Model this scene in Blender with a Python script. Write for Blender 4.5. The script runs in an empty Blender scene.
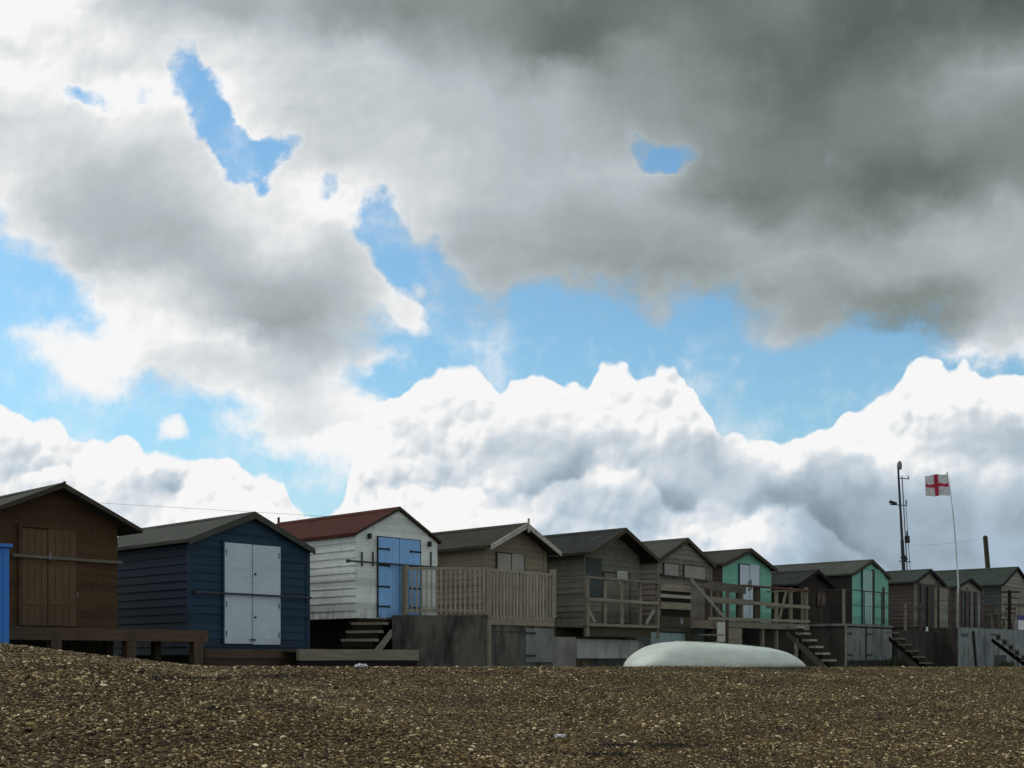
import bpy, bmesh, math, random
from mathutils import Vector, Matrix
random.seed(7)
SC = bpy.context.scene
COL = SC.collection
F = 1150.0; CX = 512.0; HY = 658.0; EZ = 1.6          # focal length in pixels, horizon row, eye height

# ------------------------------------------------------------------ node helpers
class NT:
    def __init__(s, nt): s.nt = nt; s.n = nt.nodes; s.l = nt.links
    def node(s, typ, **kw):
        n = s.n.new(typ)
        for k, v in kw.items(): setattr(n, k, v)
        return n
    def put(s, sock, v):
        if isinstance(v, bpy.types.NodeSocket): s.l.new(v, sock)
        elif v is not None:
            if sock.type == 'RGBA' and len(v) == 3: v = (*v, 1)
            sock.default_value = v
    def m(s, op, a, b=None, c=None, clamp=False):
        n = s.node('ShaderNodeMath', operation=op, use_clamp=clamp)
        s.put(n.inputs[0], a); s.put(n.inputs[1], b); s.put(n.inputs[2], c)
        return n.outputs[0]
    def vm(s, op, a, b=None, scale=None):
        n = s.node('ShaderNodeVectorMath', operation=op)
        s.put(n.inputs[0], a)
        if b is not None: s.put(n.inputs[1], b)
        if scale is not None: s.put(n.inputs['Scale'], scale)
        return n.outputs['Value'] if op in ('DOT_PRODUCT', 'LENGTH', 'DISTANCE') else n.outputs[0]
    def mix(s, f, a, b, blend='MIX'):
        n = s.node('ShaderNodeMix', data_type='RGBA', blend_type=blend)
        s.put(n.inputs['Factor'], f) if False else s.put(n.inputs[0], f)
        s.put(n.inputs[6], a); s.put(n.inputs[7], b)
        return n.outputs[2]
    def mr(s, v, a, b, c=0.0, d=1.0, kind='LINEAR', clamp=True):
        n = s.node('ShaderNodeMapRange', interpolation_type=kind, clamp=clamp)
        for i, x in enumerate((v, a, b, c, d)): s.put(n.inputs[i], x)
        return n.outputs[0]
    def noise(s, vec, scale, detail=4, rough=0.5, dim='3D', color=False, ntype='FBM', lac=2.0):
        n = s.node('ShaderNodeTexNoise', noise_dimensions=dim, noise_type=ntype)
        s.put(n.inputs['Vector'], vec)
        s.put(n.inputs['Scale'], scale); s.put(n.inputs['Detail'], detail); s.put(n.inputs['Roughness'], rough); s.put(n.inputs['Lacunarity'], lac)
        return n.outputs[1] if color else n.outputs[0]
    def vor(s, vec, scale, feature='F1', out='Distance', rand=1.0, dim='3D', detail=0.0):
        n = s.node('ShaderNodeTexVoronoi', feature=feature, voronoi_dimensions=dim)
        s.put(n.inputs['Vector'], vec); s.put(n.inputs['Scale'], scale); s.put(n.inputs['Randomness'], rand)
        if 'Detail' in n.inputs: s.put(n.inputs['Detail'], detail)
        return n.outputs[out]
    def xyz(s, x, y, z=0.0):
        n = s.node('ShaderNodeCombineXYZ'); s.put(n.inputs[0], x); s.put(n.inputs[1], y); s.put(n.inputs[2], z)
        return n.outputs[0]
    def sep(s, v):
        n = s.node('ShaderNodeSeparateXYZ'); s.put(n.inputs[0], v); return n.outputs
    def ramp(s, f, stops, interp='LINEAR'):
        n = s.node('ShaderNodeValToRGB'); cr = n.color_ramp; cr.interpolation = interp
        while len(cr.elements) > 1: cr.elements.remove(cr.elements[-1])
        cr.elements[0].position = stops[0][0]; cr.elements[0].color = (*stops[0][1], 1)
        for p, c in stops[1:]:
            e = cr.elements.new(p); e.color = (*c, 1)
        s.put(n.inputs[0], f)
        return n.outputs[0]

def lin(r, g, b):
    f = lambda c: ((c/255+.055)/1.055)**2.4 if c > 10 else c/255/12.92
    return (f(r), f(g), f(b))
# ------------------------------------------------------------------ sky: clouds laid out by direction (azimuth slope, elevation slope)
SUN_EL = math.radians(46); SUN_AZ = math.radians(-64)   # azimuth from +Y towards +X
LUM = """
24 24 24 20 18 18 17 16 18 16 14 14 13 13 13 13 12 12 11 11 11 11 12 12 12 11 10 10 10 10 10 9
24 22 22 22 20 20 20 19 19 18 16 15 15 14 14 13 12 11 11 12 12 12 12 12 11 11 10 10 10 10 11 11
22 23 21 24 21 21 22 21 20 20 19 19 18 16 15 14 12 11 12 15 14 13 12 11 11 10 10 10 11 12 12 13
24 23 21 21 21 21 22 21 21 20 20 20 20 18 17 16 15 17 15 15 14 14 13 11 10 10 11 11 12 14 16 16
22 22 24 25 23 24 24 22 21 21 20 20 20 19 18 18 18 18 16 15 15 14 13 12 10 11 12 12 13 15 15 15
20 21 21 22 22 22 22 23 21 20 20 20 20 19 18 18 18 18 17 16 15 14 14 13 11 11 12 12 13 14 14 14
21 21 20 20 21 21 22 23 22 21 20 20 20 20 19 19 18 18 18 17 17 16 14 13 12 12 12 12 12 13 13 13
22 21 19 18 19 20 22 24 23 21 20 20 20 20 20 19 19 19 19 19 19 17 14 13 12 12 12 11 11 11 12 13
22 20 19 18 19 20 21 22 23 24 23 21 21 20 20 19 19 18 18 18 17 15 13 12 12 12 11 11 11 12 13 14
22 21 18 18 18 18 20 22 22 23 24 22 21 19 18 18 18 17 17 17 17 17 16 13 13 13 12 12 14 16 16 17
22 22 19 18 17 17 18 21 22 21 20 22 21 19 17 17 17 17 17 16 16 16 17 17 15 14 15 16 17 18 18 18
22 22 20 19 18 17 18 19 20 19 19 21 22 20 18 17 17 16 16 15 15 15 16 17 17 16 17 17 17 17 17 18
22 23 22 21 22 19 17 17 17 17 18 21 23 20 18 18 17 17 17 16 16 16 16 16 16 15 15 14 14 14 16 18
23 24 24 23 22 22 20 17 16 16 18 20 23 22 19 18 18 18 18 18 18 18 18 17 17 16 14 13 13 14 16 19
24 25 24 24 23 23 22 23 20 18 18 20 22 23 23 23 23 23 23 24 24 23 22 20 18 18 18 17 16 15 18 22
25 25 25 24 22 21 21 21 21 20 20 22 23 24 24 23 23 23 24 25 24 24 23 22 20 20 20 22 25 24 23 23
25 25 24 23 22 21 22 22 21 20 22 24 24 24 23 24 24 24 24 24 24 24 23 22 22 22 23 25 24 25 24 24
25 25 24 23 23 23 24 23 23 21 22 24 24 24 22 24 24 24 24 24 24 24 23 22 23 23 25 24 24 23 23 24
24 24 24 24 25 24 24 23 22 21 22 23 22 23 23 22 21 22 21 21 23 22 22 23 24 24 24 24 23 23 21 20
23 23 24 24 25 24 24 23 23 23 24 24 22 22 22 21 19 20 21 22 21 20 20 23 23 23 22 23 23 22 20 19
22 22 22 22 21 23 25 24 24 23 24 24 22 21 22 22 20 20 22 23 20 19 18 21 21 20 20 21 22 22 21 21
22 22 21 21 20 22 23 24 24 24 24 24 23 23 23 23 22 21 20 22 19 19 20 18 19 18 17 18 18 18 19 19
23 22 21 22 22 23 24 24 24 24 24 24 23 23 23 23 23 22 21 20 22 22 23 22 22 17 16 16 17 17 18 18
23 22 21 21 22 22 22 23 23 23 23 23 23 23 23 23 23 23 22 21 21 20 22 22 21 17 16 16 16 17 17 18
22 22 22 22 22 22 22 22 22 22 22 22 22 22 22 22 22 22 22 21 20 19 19 18 17 16 15 15 16 16 17 18
"""
COV = """
99999999999999999999999999999999
99999999999999999999999999999999
99999999999999999999999999999999
99999999999999999999999999999999
99999999999999999999999999999999
99999999999999999999999999999999
99999999999999999999999999999999
99999999999999999999999999999999
89999999999999999999999999999999
79999999999679999999999999999999
27999999999445999999999999999999
05999999999601699999999999999999
01599999999821255666864799999999
01099999999471000012521148545799
28899999999220000000000062001589
28999999998751000000000000000483
06972588997000000000000000000000
05311124799900000000000000000000
00000214899900000000000000000000
00000001578900000000000000000000
00000000025700000000000000000000
00000000000000000000000000000000
00000000000000000000000000000000
00000000000000000000000000000000
00000000000000000000000000000000
"""
BANK = [(0,396),(20,402),(28,408),(45,402),(60,412),(68,424),(90,432),(105,436),(115,430),(125,423),(133,428),(140,440),(150,447),
 (170,447),(200,452),(215,449),(235,453),(250,465),(270,470),(283,475),(290,490),(300,500),(322,504),(334,502),(344,488),(350,462),(356,432),
 (363,404),(376,388),(384,392),(398,386),(406,380),(420,366),(440,356),(465,350),(482,358),(492,366),(505,376),(520,375),(535,369),(548,374),(560,381),
 (584,380),(592,366),(602,356),(616,352),(630,357),(640,363),(655,362),(672,362),(684,367),(697,378),(703,395),(712,410),(717,428),
 (725,431),(745,429),(770,430),(800,426),(828,425),(838,414),(845,400),(852,393),(865,396),(880,390),(892,388),(899,376),(906,366),(909,356),(918,349),(930,347),
 (940,352),(950,357),(965,354),(978,356),(990,365),(1005,370),(1024,371)]
BANK2 = [(0,470),(40,462),(75,452),(100,448),(118,462),(132,480),(165,485),(185,470),(215,466),(240,480),(262,490),(300,520),(340,540),(360,500),(400,488),
 (440,470),(470,478),(500,500),(540,486),(560,470),(600,455),(630,452),(650,470),(668,492),(690,505),(720,500),(745,510),(775,505),(800,508),(830,525),(865,548),(920,580),(1024,640)]
# blue gaps and loose puffs: centre, half length, half width, tilt in degrees (down to the right), strength
HOLES = [(84,97,20,6,18,-.62),(150,98,9,7,-40,-.5),(212,127,46,15,66,-1.1),(234,158,24,14,60,-1.0),(264,160,24,9,-22,-.95),(327,190,9,6,-10,-.6),(641,150,17,10,24,-.62),(668,154,18,8,-12,-.62),
 (381,243,33,17,78,-.7),(432,262,40,16,50,-.35),(176,434,11,8,-10,.75),(388,294,34,8,44,.62),(415,285,10,6,10,.45),(784,324,30,20,10,.3),(470,322,22,8,20,.3),(455,290,9,7,-20,.35)]

w = bpy.data.worlds.new("World"); SC.world = w; w.use_nodes = True
g = NT(w.node_tree); g.n.clear()
tc = g.node('ShaderNodeTexCoord')
D = g.sep(tc.outputs['Generated'])
dy = g.m('MAXIMUM', D[1], 0.05)
U = g.m('DIVIDE', D[0], dy); V = g.m('DIVIDE', D[2], dy)
uv = g.xyz(U, V, 0)
# domain warp: coarse and fine
n1 = g.noise(uv, 7.0, 2, .5, '2D', True)
n2 = g.noise(uv, 26.0, 4, .6, '2D', True)
wv = g.vm('ADD', g.vm('SCALE', g.vm('SUBTRACT', n1, (.5, .5, .5)), scale=0.050), g.vm('SCALE', g.vm('SUBTRACT', n2, (.5, .5, .5)), scale=0.030))
wuv = g.vm('ADD', uv, wv)
Ws = g.sep(wuv)
gx = g.m('MULTIPLY_ADD', Ws[0], F/1024, 0.5)                 # 0..1 across the field
gy = g.m('MULTIPLY_ADD', Ws[1], -F/24, HY/24)               # row index, 0 at the top
lrows = [[int(x) for x in r.split()] for r in LUM.strip().splitlines()]
crows = [[int(c) for c in r.strip()] for r in COV.strip().splitlines()]
assert all(len(r) == 32 for r in lrows) and all(len(r) == 32 for r in crows) and len(lrows) == len(crows)
acc = None
for i, (lr, cr_) in enumerate(zip(lrows, crows)):
    rp = g.ramp(gx, [((16+32*k)/1024, (lr[k]/25.5, cr_[k]/9, 0)) for k in range(32)], 'B_SPLINE')
    acc = rp if acc is None else g.mix(g.m('ADD', gy, float(1-i), clamp=True), acc, rp)
sc_ = g.node('ShaderNodeSeparateColor'); g.put(sc_.inputs[0], acc)
Lum, Cov = sc_.outputs[0], sc_.outputs[1]
Lum = g.m('MULTIPLY_ADD', g.m('MAXIMUM', g.m('SUBTRACT', Lum, .80), 0.0), .30, g.m('MULTIPLY_ADD', Lum, .98, .022))
# billows: two octave noise and the same noise a little way towards the light give relief
def billow(off, sc):
    v = g.vm('ADD', g.vm('ADD', uv, g.vm('SCALE', wv, scale=0.45)), off)
    return g.vor(v, sc, 'F1', 'Distance', 1.0, '2D', 2.0)
b0 = billow((0, 0, 0), 17.0); b1 = billow((-0.0026, 0.0040, 0), 17.0)
n5 = g.noise(g.vm('ADD', uv, (3.1, 1.7, 0)), 15.0, 3, .5, '2D')
c0 = g.vor(g.vm('ADD', uv, g.vm('SCALE', wv, scale=.6)), 7.5, 'SMOOTH_F1', 'Distance', 1.0, '2D', 0.0)
c1 = g.vor(g.vm('ADD', g.vm('ADD', uv, g.vm('SCALE', wv, scale=.6)), (-.011, .017, 0)), 7.5, 'SMOOTH_F1', 'Distance', 1.0, '2D', 0.0)
relief = g.m('MULTIPLY_ADD', g.m('SUBTRACT', b1, b0), 1.75, g.m('MULTIPLY', g.m('SUBTRACT', c1, c0), .85))                            # >0 facing the light
n3 = g.noise(uv, 34.0, 5, .6, '2D'); n4 = g.noise(uv, 9.0, 4, .55, '2D')
# loose holes / puffs
covadd = None
X = g.m('MULTIPLY_ADD', g.sep(g.vm('ADD', uv, g.vm('SCALE', wv, scale=.75)))[0], F, CX)
Y = g.m('MULTIPLY_ADD', g.sep(g.vm('ADD', uv, g.vm('SCALE', wv, scale=.75)))[1], -F, HY)
puff = None
for (cx, cy, a, b, t, k) in HOLES:
    t = math.radians(t); c, s = math.cos(t), math.sin(t)
    dx = g.m('SUBTRACT', X, float(cx)); dyy = g.m('SUBTRACT', Y, float(cy))
    p = g.m('MULTIPLY_ADD', dx, c/a, g.m('MULTIPLY', dyy, s/a))
    q = g.m('MULTIPLY_ADD', dx, -s/b, g.m('MULTIPLY', dyy, c/b))
    r2 = g.m('MULTIPLY_ADD', p, p, g.m('MULTIPLY', q, q))
    r2 = g.m('MULTIPLY_ADD', n3, 3.0, g.m('SUBTRACT', g.m('MULTIPLY_ADD', n4, 3.0, r2), 3.0))
    e = g.mr(r2, -1.2, 4.8, k*1.08, 0.0, 'SMOOTHSTEP')
    covadd = e if covadd is None else g.m('ADD', covadd, e)
cg = g.m('ADD', Cov, covadd)
cg = g.m('ADD', cg, g.m('MULTIPLY_ADD', n3, 0.8, -0.40))
cgs = g.mr(cg, 0.16, 0.86, 0, 1, 'SMOOTHSTEP')
veil = g.m('MULTIPLY', g.mr(n4, .50, .66), g.mr(n3, .35, .65, .15, .55))
cgs = g.m('MAXIMUM', cgs, g.m('ADD', g.m('MULTIPLY', veil, .7), g.mr(n3, .48, .72, 0, .16)))
edge = g.m('MULTIPLY', g.mr(cg, 0.5, 0.75, 0, 1), g.mr(cg, 0.95, 0.75, 0, 1))
# the cumulus bank low over the huts
fc = g.node('ShaderNodeFloatCurve'); cm = fc.mapping; cu = cm.curves[0]
for p in BANK[1:-1]: cu.points.new(p[0]/1024, (700-p[1])/400)
cu.points[0].location = (0, (700-BANK[0][1])/400); cu.points[-1].location = (1, (700-BANK[-1][1])/400)
for p in cu.points: p.handle_type = 'AUTO_CLAMPED'
cm.update()
Xb = g.m('MULTIPLY_ADD', g.sep(g.vm('ADD', uv, g.vm('SCALE', wv, scale=.16)))[0], F/1024, .5)
Yb = g.m('MULTIPLY_ADD', g.sep(g.vm('ADD', uv, g.vm('SCALE', wv, scale=.22)))[1], -F, HY)
g.put(fc.inputs['Value'], Xb)
Ft = g.m('MULTIPLY_ADD', fc.outputs[0], -400.0, 700.0)
dep = g.m('SUBTRACT', Yb, Ft)
bf = g.vor(g.vm('ADD', uv, g.vm('SCALE', wv, scale=.5)), 52.0, 'F1', 'Distance', 1.0, '2D', 1.0)
dep = g.m('ADD', dep, g.m('ADD', g.m('MULTIPLY_ADD', b0, -19.0, 6.0), g.m('MULTIPLY_ADD', bf, -6.0, 2.4)))
bank = g.mr(dep, -2.0, 3.5, 0, 1, 'SMOOTHSTEP')
rim = g.mr(dep, 34.0, 2.0, 0, 1, 'SMOOTHSTEP')
fc2 = g.node('ShaderNodeFloatCurve'); cu2 = fc2.mapping.curves[0]
for p in BANK2[1:-1]: cu2.points.new(p[0]/1024, (700-p[1])/400)
cu2.points[0].location = (0, (700-BANK2[0][1])/400); cu2.points[-1].location = (1, (700-BANK2[-1][1])/400)
for p in cu2.points: p.handle_type = 'VECTOR'
fc2.mapping.update()
Xc = g.m('MULTIPLY_ADD', g.sep(g.vm('ADD', uv, g.vm('SCALE', wv, scale=.45)))[0], F/1024, .5)
g.put(fc2.inputs['Value'], Xc)
dep2 = g.m('SUBTRACT', g.m('MULTIPLY_ADD', g.sep(g.vm('ADD', uv, g.vm('SCALE', wv, scale=.5)))[1], -F, HY), g.m('MULTIPLY_ADD', fc2.outputs[0], -400.0, 700.0))
dep2 = g.m('ADD', dep2, g.m('MULTIPLY_ADD', b0, -16.0, 5.0))
lump = g.m('MULTIPLY', g.mr(dep2, -4.0, 5.0, 0, 1, 'SMOOTHSTEP'), g.mr(dep2, 46.0, 6.0, 0, 1, 'SMOOTHSTEP'))
behind = g.mr(dep2, -42.0, 0.0, 0, 1, 'SMOOTHSTEP')
behind = g.m('MULTIPLY', behind, g.mr(dep2, 5.0, -4.0, 0, 1, 'SMOOTHSTEP'))
cov = g.m('MAXIMUM', cgs, bank)
isb = g.m('MULTIPLY', bank, 1.0)
# brightness
rel_amt = g.m('MULTIPLY_ADD', g.mr(Lum, .72, .92), .25, .010)
rel_amt = g.m('MULTIPLY', rel_amt, g.m('MULTIPLY_ADD', isb, .68, .32))
L = g.m('MULTIPLY_ADD', relief, rel_amt, Lum)
L = g.m('ADD', L, g.m('MULTIPLY', g.m('SUBTRACT', n3, .5), g.mr(Lum, .4, .9, .012, .030)))
L = g.m('ADD', L, g.m('MULTIPLY', g.m('SUBTRACT', n4, .5), g.m('MULTIPLY_ADD', isb, -.07, .13)))
L = g.m('ADD', L, g.m('MULTIPLY', g.m('MULTIPLY_ADD', rim, .055, -.022), isb))
L = g.m('ADD', L, g.m('MULTIPLY', g.m('MULTIPLY', edge, g.m('SUBTRACT', 1.0, isb)), .03))
L = g.m('ADD', L, g.m('MULTIPLY', g.m('MULTIPLY', isb, g.mr(n5, .35, .6, .2, 1.2)), g.m('MULTIPLY_ADD', lump, .05, g.m('MULTIPLY', behind, -.06))))
L = g.m('ADD', L, g.m('MULTIPLY', isb, g.m('MULTIPLY_ADD', g.m('MAXIMUM', g.m('SUBTRACT', L, .87), -.06), .12, g.mr(n5, .42, .66, .03, -.055))))
L = g.m('MULTIPLY_ADD', isb, .034, L)
L = g.m('ADD', L, g.m('MULTIPLY', g.mr(U, .12, -.15, 0, 1, 'SMOOTHSTEP'), .024))
L = g.m('MINIMUM', g.m('MAXIMUM', L, .3), .968)
Ll = g.m('POWER', L, 2.25)
low = g.mr(V, .30, .10)                                      # low in the sky the greys turn blue
dark = g.mr(L, .95, .74)
tint_hi = g.mix(g.mr(L, .52, .74), (0.87, 1.03, 1.0), (.90, 1.0, 1.05)); tint_lo = (0.80, 1.03, 1.26)
tint = g.mix(g.m('MULTIPLY', dark, 1.0), (1, 1, 1), g.mix(g.m('MULTIPLY', low, .85), tint_hi, tint_lo))
cloud = g.vm('MULTIPLY', g.vm('SCALE', g.vm('ADD', (0, 0, 0), tint), scale=Ll), (10, 10, 10))
sky = g.node('ShaderNodeTexSky', sky_type='NISHITA', sun_disc=False)
sky.sun_elevation = SUN_EL; sky.sun_rotation = SUN_AZ; sky.air_density = 1.3; sky.dust_density = 0.6; sky.ozone_density = 2.0
SKYMUL = 1.0
blue = g.vm('MULTIPLY', sky.outputs[0], (.90, 1.24, 1.32))
blue = g.mix(g.mr(V, .30, .08, .0, .45), blue, tuple(10*c for c in lin(172, 212, 238)))
front = g.mix(cov, blue, cloud)
# the rest of the dome: the same broken cloud without a layout
gd = g.noise(tc.outputs['Generated'], 2.6, 5, .55)
gl = g.noise(tc.outputs['Generated'], 4.3, 4, .5)
gcl = g.vm('SCALE', g.vm('ADD', (0, 0, 0), (.97, 1.0, 1.02)), scale=g.mr(gl, .3, .7, 2.8, 8.6))
rest = g.mix(g.mr(gd, .40, .50, .15, 1), blue, gcl)
au = g.m('ABSOLUTE', U)
msk = g.m('MULTIPLY', g.mr(au, .62, .95, 1, 0, 'SMOOTHSTEP'), g.mr(V, .68, 1.0, 1, 0, 'SMOOTHSTEP'))
msk = g.m('MULTIPLY', msk, g.mr(D[1], .08, .2))
fin = g.mix(msk, rest, front)
bg = g.node('ShaderNodeBackground'); g.put(bg.inputs[0], fin); bg.inputs[1].default_value = 0.1
out = g.node('ShaderNodeOutputWorld'); g.l.new(bg.outputs[0], out.inputs[0])
w.cycles.sampling_method = 'MANUAL'; w.cycles.sample_map_resolution = 512

sun = bpy.data.lights.new('sun', 'SUN'); sun.energy = 1.1; sun.angle = math.radians(14); sun.color = (1, .95, .88)
so = bpy.data.objects.new('sun', sun); COL.objects.link(so)
sd = Vector((math.sin(SUN_AZ)*math.cos(SUN_EL), math.cos(SUN_AZ)*math.cos(SUN_EL), math.sin(SUN_EL)))
so.rotation_euler = (-sd).to_track_quat('-Z', 'Y').to_euler()

cam = bpy.data.cameras.new('camera'); cam.sensor_width = 36; cam.lens = 36*F/1024; cam.shift_y = (HY-384)/1024
cam.clip_start = .1; cam.clip_end = 6000
co = bpy.data.objects.new('camera', cam); COL.objects.link(co); co.location = (0, 0, EZ); co.rotation_euler = (math.radians(90), 0, 0)
SC.camera = co
SC.view_settings.view_transform = 'Standard'; SC.view_settings.look = 'None'; SC.view_settings.exposure = 0; SC.view_settings.gamma = 1
# ------------------------------------------------------------------ materials
def mat(name, build):
    m = bpy.data.materials.new(name); m.use_nodes = True
    q = NT(m.node_tree); q.n.clear()
    b = q.node('ShaderNodeBsdfPrincipled'); o = q.node('ShaderNodeOutputMaterial')
    q.l.new(b.outputs[0], o.inputs[0]); build(q, b); return m
def bump(q, b, h, strength=.3, dist=.01):
    n = q.node('ShaderNodeBump'); n.inputs['Strength'].default_value = strength; n.inputs['Distance'].default_value = dist
    q.put(n.inputs['Height'], h); q.l.new(n.outputs[0], b.inputs['Normal'])
def mul(c, k): return tuple(min(1, x*k) for x in c)
def paint(name, c, worn=.35, wood=(.16, .13, .10), rough=.6, board=.14, dirt=.5):
    def f(q, b):
        co = q.node('ShaderNodeTexCoord').outputs['Object']; P = q.sep(co)
        row = q.m('FLOOR', q.m('DIVIDE', P[2], board))
        wn = q.node('ShaderNodeTexWhiteNoise', noise_dimensions='1D'); q.put(wn.inputs['W'], row)
        k = q.mr(wn.outputs[0], 0, 1, .80, 1.16)
        grain = q.noise(q.vm('MULTIPLY', co, (5, 5, 60)), 1.0, 4, .6)
        big = q.noise(co, 1.7, 4, .6)
        col = q.vm('SCALE', q.vm('ADD', (0, 0, 0), c), scale=q.m('MULTIPLY', k, q.mr(grain, .3, .7, .86, 1.1)))
        col = q.mix(q.mr(big, .42, .72, 0, dirt), col, mul(c, .55))
        chip = q.m('MULTIPLY', q.mr(q.noise(q.vm('MULTIPLY', co, (2.2, 2.2, 15)), 2.2, 6, .72), .55, .64), worn)
        col = q.mix(chip, col, wood)
        q.put(b.inputs['Base Color'], col); q.put(b.inputs['Roughness'], q.mr(grain, 0, 1, rough-.1, rough+.2))
        b.inputs['Specular IOR Level'].default_value = .18
        jn = q.m('FRACT', q.m('MULTIPLY_ADD', wn.outputs[0], 7.3, q.m('MULTIPLY', q.m('ADD', P[0], P[1]), .57)))
        col = q.mix(q.m('MULTIPLY', q.m('LESS_THAN', jn, .0045), 1.0 if board < 1 else 0.0), col, mul(c, .25))
        grime = q.m('MULTIPLY', q.mr(P[2], .34, .0), q.mr(q.noise(q.vm('MULTIPLY', co, (7, 7, 2)), 1.0, 4, .6), .35, .65))
        col = q.mix(q.m('MULTIPLY', grime, .55), col, (.05, .042, .03))
        q.put(b.inputs['Base Color'], col)
        bump(q, b, q.m('ADD', grain, chip), .35, .006)
    return mat(name, f)
def wood(name, c, c2=None, axis=0, rough=.85):
    c2 = c2 or mul(c, .55)
    sc = [28, 28, 28]; sc[axis] = 2.2
    def f(q, b):
        co = q.node('ShaderNodeTexCoord').outputs['Object']
        oi = q.node('ShaderNodeObjectInfo').outputs['Random']
        cc = q.vm('ADD', co, q.xyz(q.m('MULTIPLY', oi, 7.0), q.m('MULTIPLY', oi, 5.0), 0))
        g1 = q.noise(q.vm('MULTIPLY', cc, tuple(sc)), 1.0, 5, .65); g2 = q.noise(cc, 2.5, 4, .6)
        col = q.mix(q.mr(g1, .3, .7), c2, c)
        col = q.mix(q.mr(g2, .45, .7, 0, .55), col, mul(c, .5))
        col = q.vm('SCALE', col, scale=q.mr(oi, 0, 1, .85, 1.12))
        q.put(b.inputs['Base Color'], col); b.inputs['Roughness'].default_value = rough; b.inputs['Specular IOR Level'].default_value = .15
        bump(q, b, g1, .4, .006)
    return mat(name, f)
def felt(name, c, moss=(.05, .06, .03)):
    def f(q, b):
        co = q.node('ShaderNodeTexCoord').outputs['Object']; P = q.sep(co)
        n = q.noise(co, 2.2, 6, .65); fine = q.noise(co, 90, 2, .6)
        lap = q.m('FRACT', q.m('DIVIDE', P[1], .93))
        ln = q.mr(lap, .0, .02, 1, 0)
        col = q.mix(q.mr(n, .4, .68), c, mul(c, .6))
        col = q.mix(q.mr(q.noise(co, 4, 6, .75), .50, .64, 0, .75), col, moss)
        col = q.mix(q.m('MULTIPLY', ln, .6), col, mul(c, .35))
        col = q.mix(q.mr(fine, .3, .7, .0, .35), col, mul(c, 1.7))
        q.put(b.inputs['Base Color'], col); b.inputs['Roughness'].default_value = .95; b.inputs['Specular IOR Level'].default_value = .12
        bump(q, b, q.m('ADD', fine, q.m('MULTIPLY', ln, -1.0)), .5, .01)
    return mat(name, f)
def concrete(name, c, stain=(.03, .028, .022), amt=.7):
    def f(q, b):
        co = q.node('ShaderNodeTexCoord').outputs['Object']
        n = q.noise(co, 1.6, 7, .7); fine = q.noise(co, 35, 4, .6)
        st = q.noise(q.vm('MULTIPLY', co, (2.6, 2.6, .7)), 1.3, 5, .6)
        col = q.mix(q.mr(n, .35, .7), c, mul(c, .62))
        col = q.mix(q.mr(st, .46, .68, 0, amt), col, stain)
        col = q.vm('SCALE', col, scale=q.mr(fine, .3, .7, .88, 1.1))
        q.put(b.inputs['Base Color'], col); b.inputs['Roughness'].default_value = .9; b.inputs['Specular IOR Level'].default_value = .15
        bump(q, b, q.m('ADD', fine, n), .35, .012)
    return mat(name, f)
def plain(name, c, rough=.5, metal=0.0):
    def f(q, b):
        co = q.node('ShaderNodeTexCoord').outputs['Object']
        n = q.noise(co, 12, 5, .6)
        q.put(b.inputs['Base Color'], q.mix(q.mr(n, .4, .7), c, mul(c, .65)))
        q.put(b.inputs['Roughness'], q.mr(n, .3, .7, rough, min(1, rough+.25))); b.inputs['Metallic'].default_value = metal
    return mat(name, f)
M = {}
M['brown'] = paint('brown_stained_boards', (.085, .048, .022), .12, (.10, .07, .05), .7, .15)
M['brown_door'] = paint('brown_door_planks', (.125, .082, .044), .25, (.16, .13, .10), .75, 9)
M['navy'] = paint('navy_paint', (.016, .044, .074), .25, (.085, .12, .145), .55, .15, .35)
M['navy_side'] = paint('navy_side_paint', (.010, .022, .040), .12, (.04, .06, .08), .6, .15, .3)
M['pale_door'] = paint('pale_grey_blue_paint', (.54, .64, .68), .10, (.3, .28, .25), .5, 9, .25)
M['white'] = paint('white_paint', (.74, .80, .74), .25, (.28, .24, .19), .55, .16, .35)
M['cornflower'] = paint('cornflower_paint', (.25, .50, .84), .12, (.10, .2, .4), .5, 9, .25)
M['bright_blue'] = paint('bright_blue_paint', (.05, .21, .62), .08, (.08, .2, .4), .45, 9, .15)
M['tan'] = paint('tan_weathered_boards', (.25, .215, .15), .5, (.10, .09, .07), .85, .15)
M['greywood'] = paint('grey_weathered_boards', (.17, .17, .13), .6, (.07, .065, .05), .85, .15)
M['umber'] = paint('umber_grey_boards', (.215, .19, .155), .5, (.10, .09, .075), .85, .14)
M['shutter'] = paint('pale_shutter_paint', (.33, .32, .28), .3, (.2, .17, .13), .7, 9)
M['mint'] = paint('mint_paint', (.19, .48, .36), .2, (.12, .2, .15), .55, .15, .3)
M['mint_pale'] = paint('pale_mint_paint', (.34, .55, .49), .2, (.12, .2, .15), .6, 9)
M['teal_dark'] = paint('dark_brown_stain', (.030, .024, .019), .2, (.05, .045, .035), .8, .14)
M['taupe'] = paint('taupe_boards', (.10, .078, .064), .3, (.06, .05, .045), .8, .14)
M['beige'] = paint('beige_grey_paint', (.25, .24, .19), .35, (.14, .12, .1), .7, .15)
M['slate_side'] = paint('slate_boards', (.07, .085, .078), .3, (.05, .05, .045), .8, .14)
M['whitish'] = paint('off_white_paint', (.52, .53, .48), .35, (.22, .19, .15), .6, 9)
M['verge_white'] = paint('flaking_white_verge_paint', (.42, .40, .35), .8, (.18, .15, .12), .7, 9)
M['felt'] = felt('dark_roof_felt', (.072, .074, .062)); M['felt_brown'] = felt('brown_roof_felt', (.052, .044, .034))
M['felt_red'] = felt('red_roof_felt', (.078, .022, .015), (.06, .03, .02)); M['felt_green'] = felt('green_black_roof_felt', (.042, .054, .046))
M['felt_black'] = felt('black_roof_felt', (.030, .031, .030))
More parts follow.
